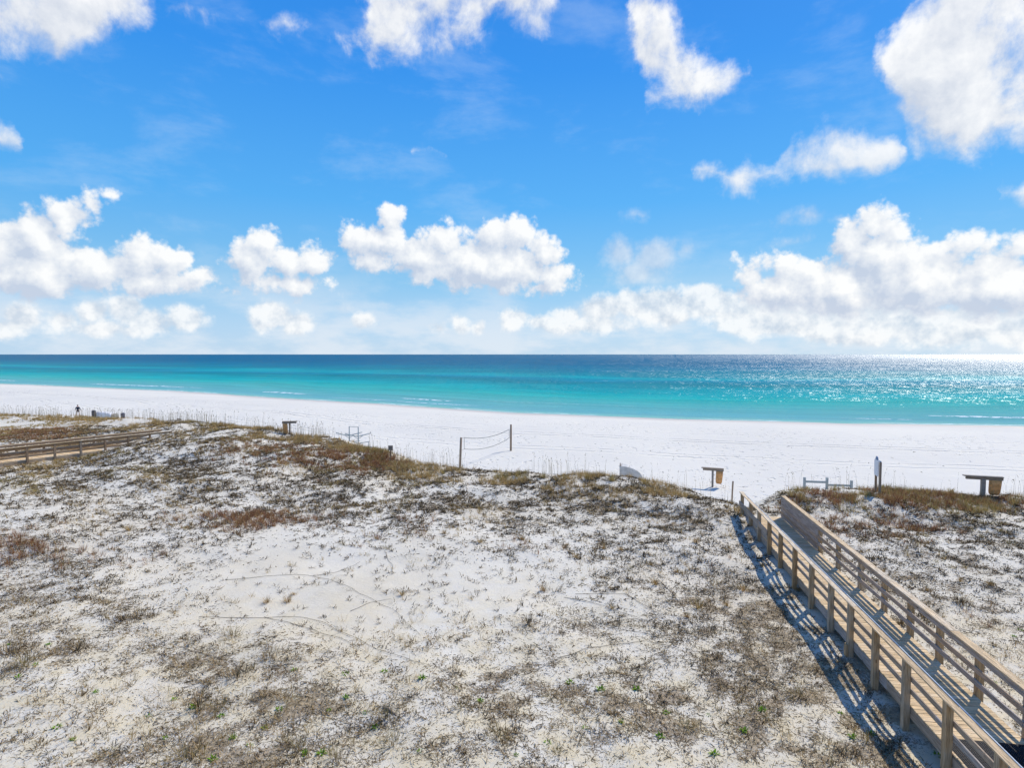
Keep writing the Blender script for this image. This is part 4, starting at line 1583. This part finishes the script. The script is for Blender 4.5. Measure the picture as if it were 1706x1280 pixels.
x, y, z = scatter(110000, d_crest, ymax=84.0)
dcr = crest_y(x) - y
i, bx, by, bz, a = spread(x, y, z, 17, rng.uniform(0.05, 0.16, len(x)))
n = len(i)
oliv = (fbm(x / 5.0, y / 5.0, 2, 113) > 0.60)[i]
col = np.where((oliv & (rng.uniform(0, 1, n) < 0.6))[:, None], pal(OLIVE, n), pal(TAN, n))
hh_ = np.where((dcr < 3.5), 1.0, 0.6)[i] * rng.uniform(0.16, 0.50, n)
sz = np.clip(by / 26.0, 0.8, 2.0)
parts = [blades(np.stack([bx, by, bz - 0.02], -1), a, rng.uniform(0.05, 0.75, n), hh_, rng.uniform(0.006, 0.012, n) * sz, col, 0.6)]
tag(link('dune_grass', build('dune_grass', parts, M_grass)), 'tan and olive dune grass growing along the dune crest', 'grass', kind='stuff')
print('grass', len(x), n)

# 4. rusty red patches
REDP = [(400, 868, 85, 11, 2.0), (30, 918, 60, 22, 1.8), (575, 766, 80, 14, 1.5), (625, 772, 50, 10, 0.7), (1500, 835, 120, 16, 1.3), (1370, 838, 60, 14, 1.1), (1530, 884, 60, 12, 0.8),
        (1410, 878, 40, 14, 0.5), (200, 930, 60, 14, 0.35), (1640, 840, 70, 14, 0.5), (1480, 872, 30, 10, 0.5), (640, 900, 60, 10, 0.12), (880, 905, 40, 10, 0.2), (700, 870, 50, 12, 0.2), (430, 755, 60, 14, 0.35), (1270, 940, 40, 12, 0.15), (60, 720, 60, 12, 0.5), (1600, 1030, 60, 14, 0.35)]


def d_red(x, y, z, px, py):
    n_ = fbm(x / 1.4, y / 1.4, 3, 123)
    return np.clip(blobs(px, py, REDP) * sstep(0.30, 0.58, n_), 0, 1) * (y < crest_y(x) + 0.8)


x, y, z = scatter(110000, d_red)
i, bx, by, bz, a = spread(x, y, z, 20, rng.uniform(0.05, 0.15, len(x)))
n = len(i)
col = np.where((rng.uniform(0, 1, n) < 0.25)[:, None], pal(TAN, n), pal(RED, n))
sz = np.clip(by / 24.0, 0.8, 1.8)
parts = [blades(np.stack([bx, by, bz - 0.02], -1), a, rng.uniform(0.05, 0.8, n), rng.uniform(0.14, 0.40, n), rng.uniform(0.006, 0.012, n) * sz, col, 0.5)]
tag(link('rusty_grass', build('rusty_grass', parts, M_grass)), 'rusty red dead grass in patches on the dunes', 'grass', kind='stuff')
print('red', len(x), n)

# 5. sea oats: thin tall stalks with drooping seed heads along the seaward crest
def d_oats(x, y, z, px, py):
    dc = crest_y(x) - y
    n_ = fbm(x / 2.5, y / 2.5, 2, 133)
    path = 1 - np.exp(-(((x - 12.6) - 0.153 * (y - 26)) / 1.8) ** 2)
    return np.clip(np.exp(-((dc + 1.0) / 1.6) ** 2) * sstep(0.32, 0.62, n_) * path * np.where(x < -8, 1.0, 0.7), 0, 1)


x, y, z = scatter(70000, d_oats, ymax=84.0)
n = len(x)
az = rng.uniform(0, 2 * np.pi, n)
hgt = rng.uniform(0.8, 1.65, n)
colo = pal([(0.30, 0.25, 0.16), (0.24, 0.20, 0.13), (0.36, 0.31, 0.22)], n)
sz = np.clip(y / 34.0, 0.8, 1.6)
base = np.stack([x, y, ground_z(x, y) - 0.02], -1)
lean = rng.uniform(0.0, 0.12, n)
parts = [blades(base, az, lean, hgt, 0.011 * sz, colo, 0.25)]
tip = base + np.stack([np.cos(az) * np.sin(lean + .08) * hgt * .85, np.sin(az) * np.sin(lean + .08) * hgt * .85, np.cos(lean + .08) * hgt * .85], -1)
hs_ = rng.uniform(0, 1, n) < 0.6
parts.append(blades(tip[hs_], az[hs_], np.full(hs_.sum(), 0.5), rng.uniform(0.14, 0.24, hs_.sum()), 0.022 * sz[hs_], colo[hs_] * 0.9, 0.9))
tag(link('sea_oats', build('sea_oats', parts, M_grass)), 'thin tall sea oat stalks standing along the dune crest', 'sea oats', kind='stuff')
print('oats', n)


# 6. single clumps one can pick out
def clump_mesh(name, cols, nb_, hmin, hmax, spread_, width, leanmax, mat, curl=0.6):
    a = rng.uniform(0, 2 * np.pi, nb_)
    r_ = np.abs(rng.normal(0, spread_, nb_))
    base = np.stack([r_ * np.cos(a), r_ * np.sin(a), np.full(nb_, -0.03)], -1)
    return build(name, [blades(base, a + rng.normal(0, 0.4, nb_), rng.uniform(0.03, leanmax, nb_), rng.uniform(hmin, hmax, nb_), np.full(nb_, width), pal(cols, nb_), curl)], mat)


def place_clumps(name, meshes, spots, label, cat, group, smin, smax):
    for k_, (px, py) in enumerate(spots):
        p = on_ground(px, py)
        o = link(name, meshes[k_ % len(meshes)])
        o.location = (p[0], p[1], p[2])
        s_ = random.uniform(smin, smax)
        o.scale = (s_, s_, s_ * random.uniform(0.85, 1.15))
        o.rotation_euler = (0, 0, random.uniform(0, 6.28))
        tag(o, label, cat, group)


tan_m = [clump_mesh('grass_clump', TAN + [(0.30, 0.17, 0.09)], 90, 0.18, 0.46, 0.09, 0.011, 0.8, M_grass) for _ in range(4)]
oli_m = [clump_mesh('grass_clump', OLIVE + TAN[:2], 110, 0.25, 0.62, 0.13, 0.013, 0.7, M_grass) for _ in range(4)]
place_clumps('grass_clump', tan_m, [(168, 893), (215, 885), (1006, 915), (1035, 918), (960, 930), (1085, 943), (905, 985), (1128, 955), (1092, 975), (670, 992), (480, 1005), (490, 992), (445, 1005), (1165, 1015), (945, 910),
                                    (1210, 1010), (1145, 1030), (1020, 1015), (1270, 945), (1240, 985), (870, 900), (1330, 985), (1160, 905), (1080, 870), (740, 890), (800, 905), (1470, 955), (1545, 985), (1600, 970), (1650, 975), (1520, 1010)],
             'tufted clump of straw coloured grass standing alone on open sand', 'grass clump', 'lone straw coloured grass clumps', 0.55, 1.05)
place_clumps('grass_clump', oli_m, [(672, 780), (690, 786), (715, 783), (738, 790), (905, 797), (940, 800), (980, 799), (1020, 802), (1075, 808), (1345, 815), (1390, 818), (1585, 822), (1640, 838), (1690, 842), (1560, 840), (1660, 850), (1610, 846), (1318, 828), (1335, 832)],
             'thick olive green grass clump on the dune crest above the beach', 'grass clump', 'olive grass clumps on the crest', 0.7, 1.15)
low_m = [clump_mesh('straw_patch', [(0.34, 0.27, 0.13), (0.26, 0.22, 0.09), (0.20, 0.15, 0.09)], 120, 0.12, 0.36, 0.16, 0.009, 1.2, M_grass) for _ in range(3)]
place_clumps('straw_patch', low_m, [(478, 1240), (500, 1252), (645, 1200), (655, 1245), (830, 1230), (310, 1268), (560, 1265), (1520, 1190), (1440, 1235), (930, 1262), (40, 1108), (370, 1178), (385, 1060), (770, 1180), (1330, 1160), (1630, 1090)],
             'sprawling patch of bleached straw among dead brown litter', 'straw patch', 'bleached straw patches in the foreground litter', 0.8, 1.25)

# bushy dead shrubs
bush_m = [clump_mesh('dead_bush', GREY + BROWN, 140, 0.12, 0.34, 0.20, 0.012, 1.25, M_stem) for _ in range(3)]
place_clumps('dead_bush', bush_m, [(230, 1030), (255, 1028), (205, 1035), (1478, 1035), (1500, 1040), (1540, 1030), (1640, 905), (1680, 890), (1590, 880), (1700, 915), (880, 1040), (1030, 1045), (15, 1090), (395, 1130), (330, 1180), (1480, 895), (1600, 1005), (130, 1085), (450, 1095)],
             'dark dead bush of tangled stems on the sand', 'dead bush', 'dark dead bushes on the dune sand', 0.8, 1.3)

# green seedlings
leaf_m = []
for v_ in range(3):
    nb_ = 22
    a = rng.uniform(0, 2 * np.pi, nb_)
    base = np.stack([0.03 * np.cos(a), 0.03 * np.sin(a), np.zeros(nb_)], -1)
    leaf_m.append(build('green_seedling', [blades(base, a, rng.uniform(0.3, 1.2, nb_), rng.uniform(0.05, 0.13, nb_), np.full(nb_, 0.035), pal([(0.15, 0.30, 0.02), (0.20, 0.38, 0.03), (0.26, 0.40, 0.05)], nb_, 0.2), 0.6)], M_grass))
seeds = [(323, 1180), (248, 1196), (388, 1231), (95, 1215), (122, 1234), (275, 1232), (190, 1250), (355, 1268), (415, 1246), (535, 1258), (508, 1258), (548, 1185), (465, 1184), (577, 1164), (640, 1121), (703, 1132), (1190, 1258),
         (1035, 1205), (912, 1240), (760, 1148), (800, 1170), (1060, 1150), (1452, 1226), (1420, 1230), (1400, 1190), (1560, 1215), (1562, 1262), (290, 1168), (30, 1130), (60, 1110), (15, 1075), (80, 1075), (160, 1155), (610, 1190), (625, 1215),
         (700, 1255), (1110, 1190), (1180, 1195), (975, 1215), (950, 1140), (1000, 1150), (575, 1015 + 110), (440, 1215), (368, 1195), (1640, 1132), (1655, 1140), (1690, 1062), (1700, 1052), (1584, 1052), (1100, 1230), (860, 1260), (490, 1118), (1270, 1185), (1240, 1220)]
place_clumps('green_seedling', leaf_m, seeds, 'small bright green leafy seedling in the foreground sand', 'seedling', 'green seedlings in the foreground', 0.55, 1.1)

# trailing runners on bare sand
VINES = [[(375, 968), (440, 962), (520, 960), (560, 970), (610, 995), (660, 1020), (700, 1060)], [(520, 961), (560, 955), (600, 938)],
         [(330, 1030), (420, 1032), (480, 1028), (530, 1035), (600, 1070), (690, 1105), (760, 1125)], [(440, 1030), (500, 1045), (560, 1062), (610, 1090)],
         [(930, 1100), (990, 1080), (1060, 1072), (1120, 1060), (1170, 1055)], [(960, 992), (1040, 990), (1090, 1020), (1140, 1052), (1180, 1062)], [(940, 997), (1000, 1010), (1060, 1030), (1110, 1045)],
         [(1005, 1040), (1060, 1032), (1110, 1048), (1160, 1060)], [(1010, 1048), (1070, 1056), (1120, 1070)], [(1080, 1070), (1140, 1090), (1200, 1085)], [(1100, 970), (1130, 1000), (1150, 1040), (1170, 1062)],
         [(585, 1020), (620, 1005), (650, 1000)], [(870, 1128), (900, 1115), (930, 1100), (960, 1095)], [(640, 920), (655, 945), (652, 955)], [(300, 1080), (350, 1095), (420, 1112)], [(1050, 1120), (1090, 1100), (1150, 1095), (1210, 1075)]]
for vk, vine in enumerate(VINES):
    pts = [Vector(on_ground(*p)) for p in vine]
    fine_pts = []
    for i_ in range(len(pts) - 1):
        for j_ in range(6):
            q_ = pts[i_].lerp(pts[i_ + 1], j_ / 6)
            fine_pts.append(q_)
    fine_pts.append(pts[-1])
    sm_ = fine_pts[:]
    for _ in range(3):
        sm_ = [sm_[0]] + [(sm_[a_ - 1] + sm_[a_] * 2 + sm_[a_ + 1]) / 4 for a_ in range(1, len(sm_) - 1)] + [sm_[-1]]
    for k_, q_ in enumerate(sm_):
        q_.x += 0.03 * math.sin(k_ * 1.3 + vk)
        q_.z = gz(q_.x, q_.y) + 0.014 + 0.015 * abs(math.sin(k_ * 0.7 + vk * 2))
    org_ = sm_[0].copy()
    me = tube_mesh('trailing_runner', [q_ - org_ for q_ in sm_], [0.0068 - 0.0035 * k_ / len(sm_) for k_ in range(len(sm_))], 5)
    o = link('trailing_runner', me, M_run)
    o.location = org_
    tag(o, 'long thin dead runner trailing across the open sand', 'runner', 'dead runners trailing over the sand')

# driftwood stick in the litter
p0, p1 = Vector(on_ground(638, 1181)), Vector(on_ground(660, 1195))
dv = p1 - p0
me = tube_mesh('driftwood', [Vector((0, 0, 0.03)), dv * 0.35 + Vector((0, 0.02, 0.05)), dv * 0.7 + Vector((0.01, 0, 0.045)), dv + Vector((0, 0, 0.03))], [0.022, 0.032, 0.03, 0.014], 8)
o = link('driftwood', me, M_old)
o.location = p0
tag(o, 'short grey driftwood stick lying in the foreground litter', 'driftwood')
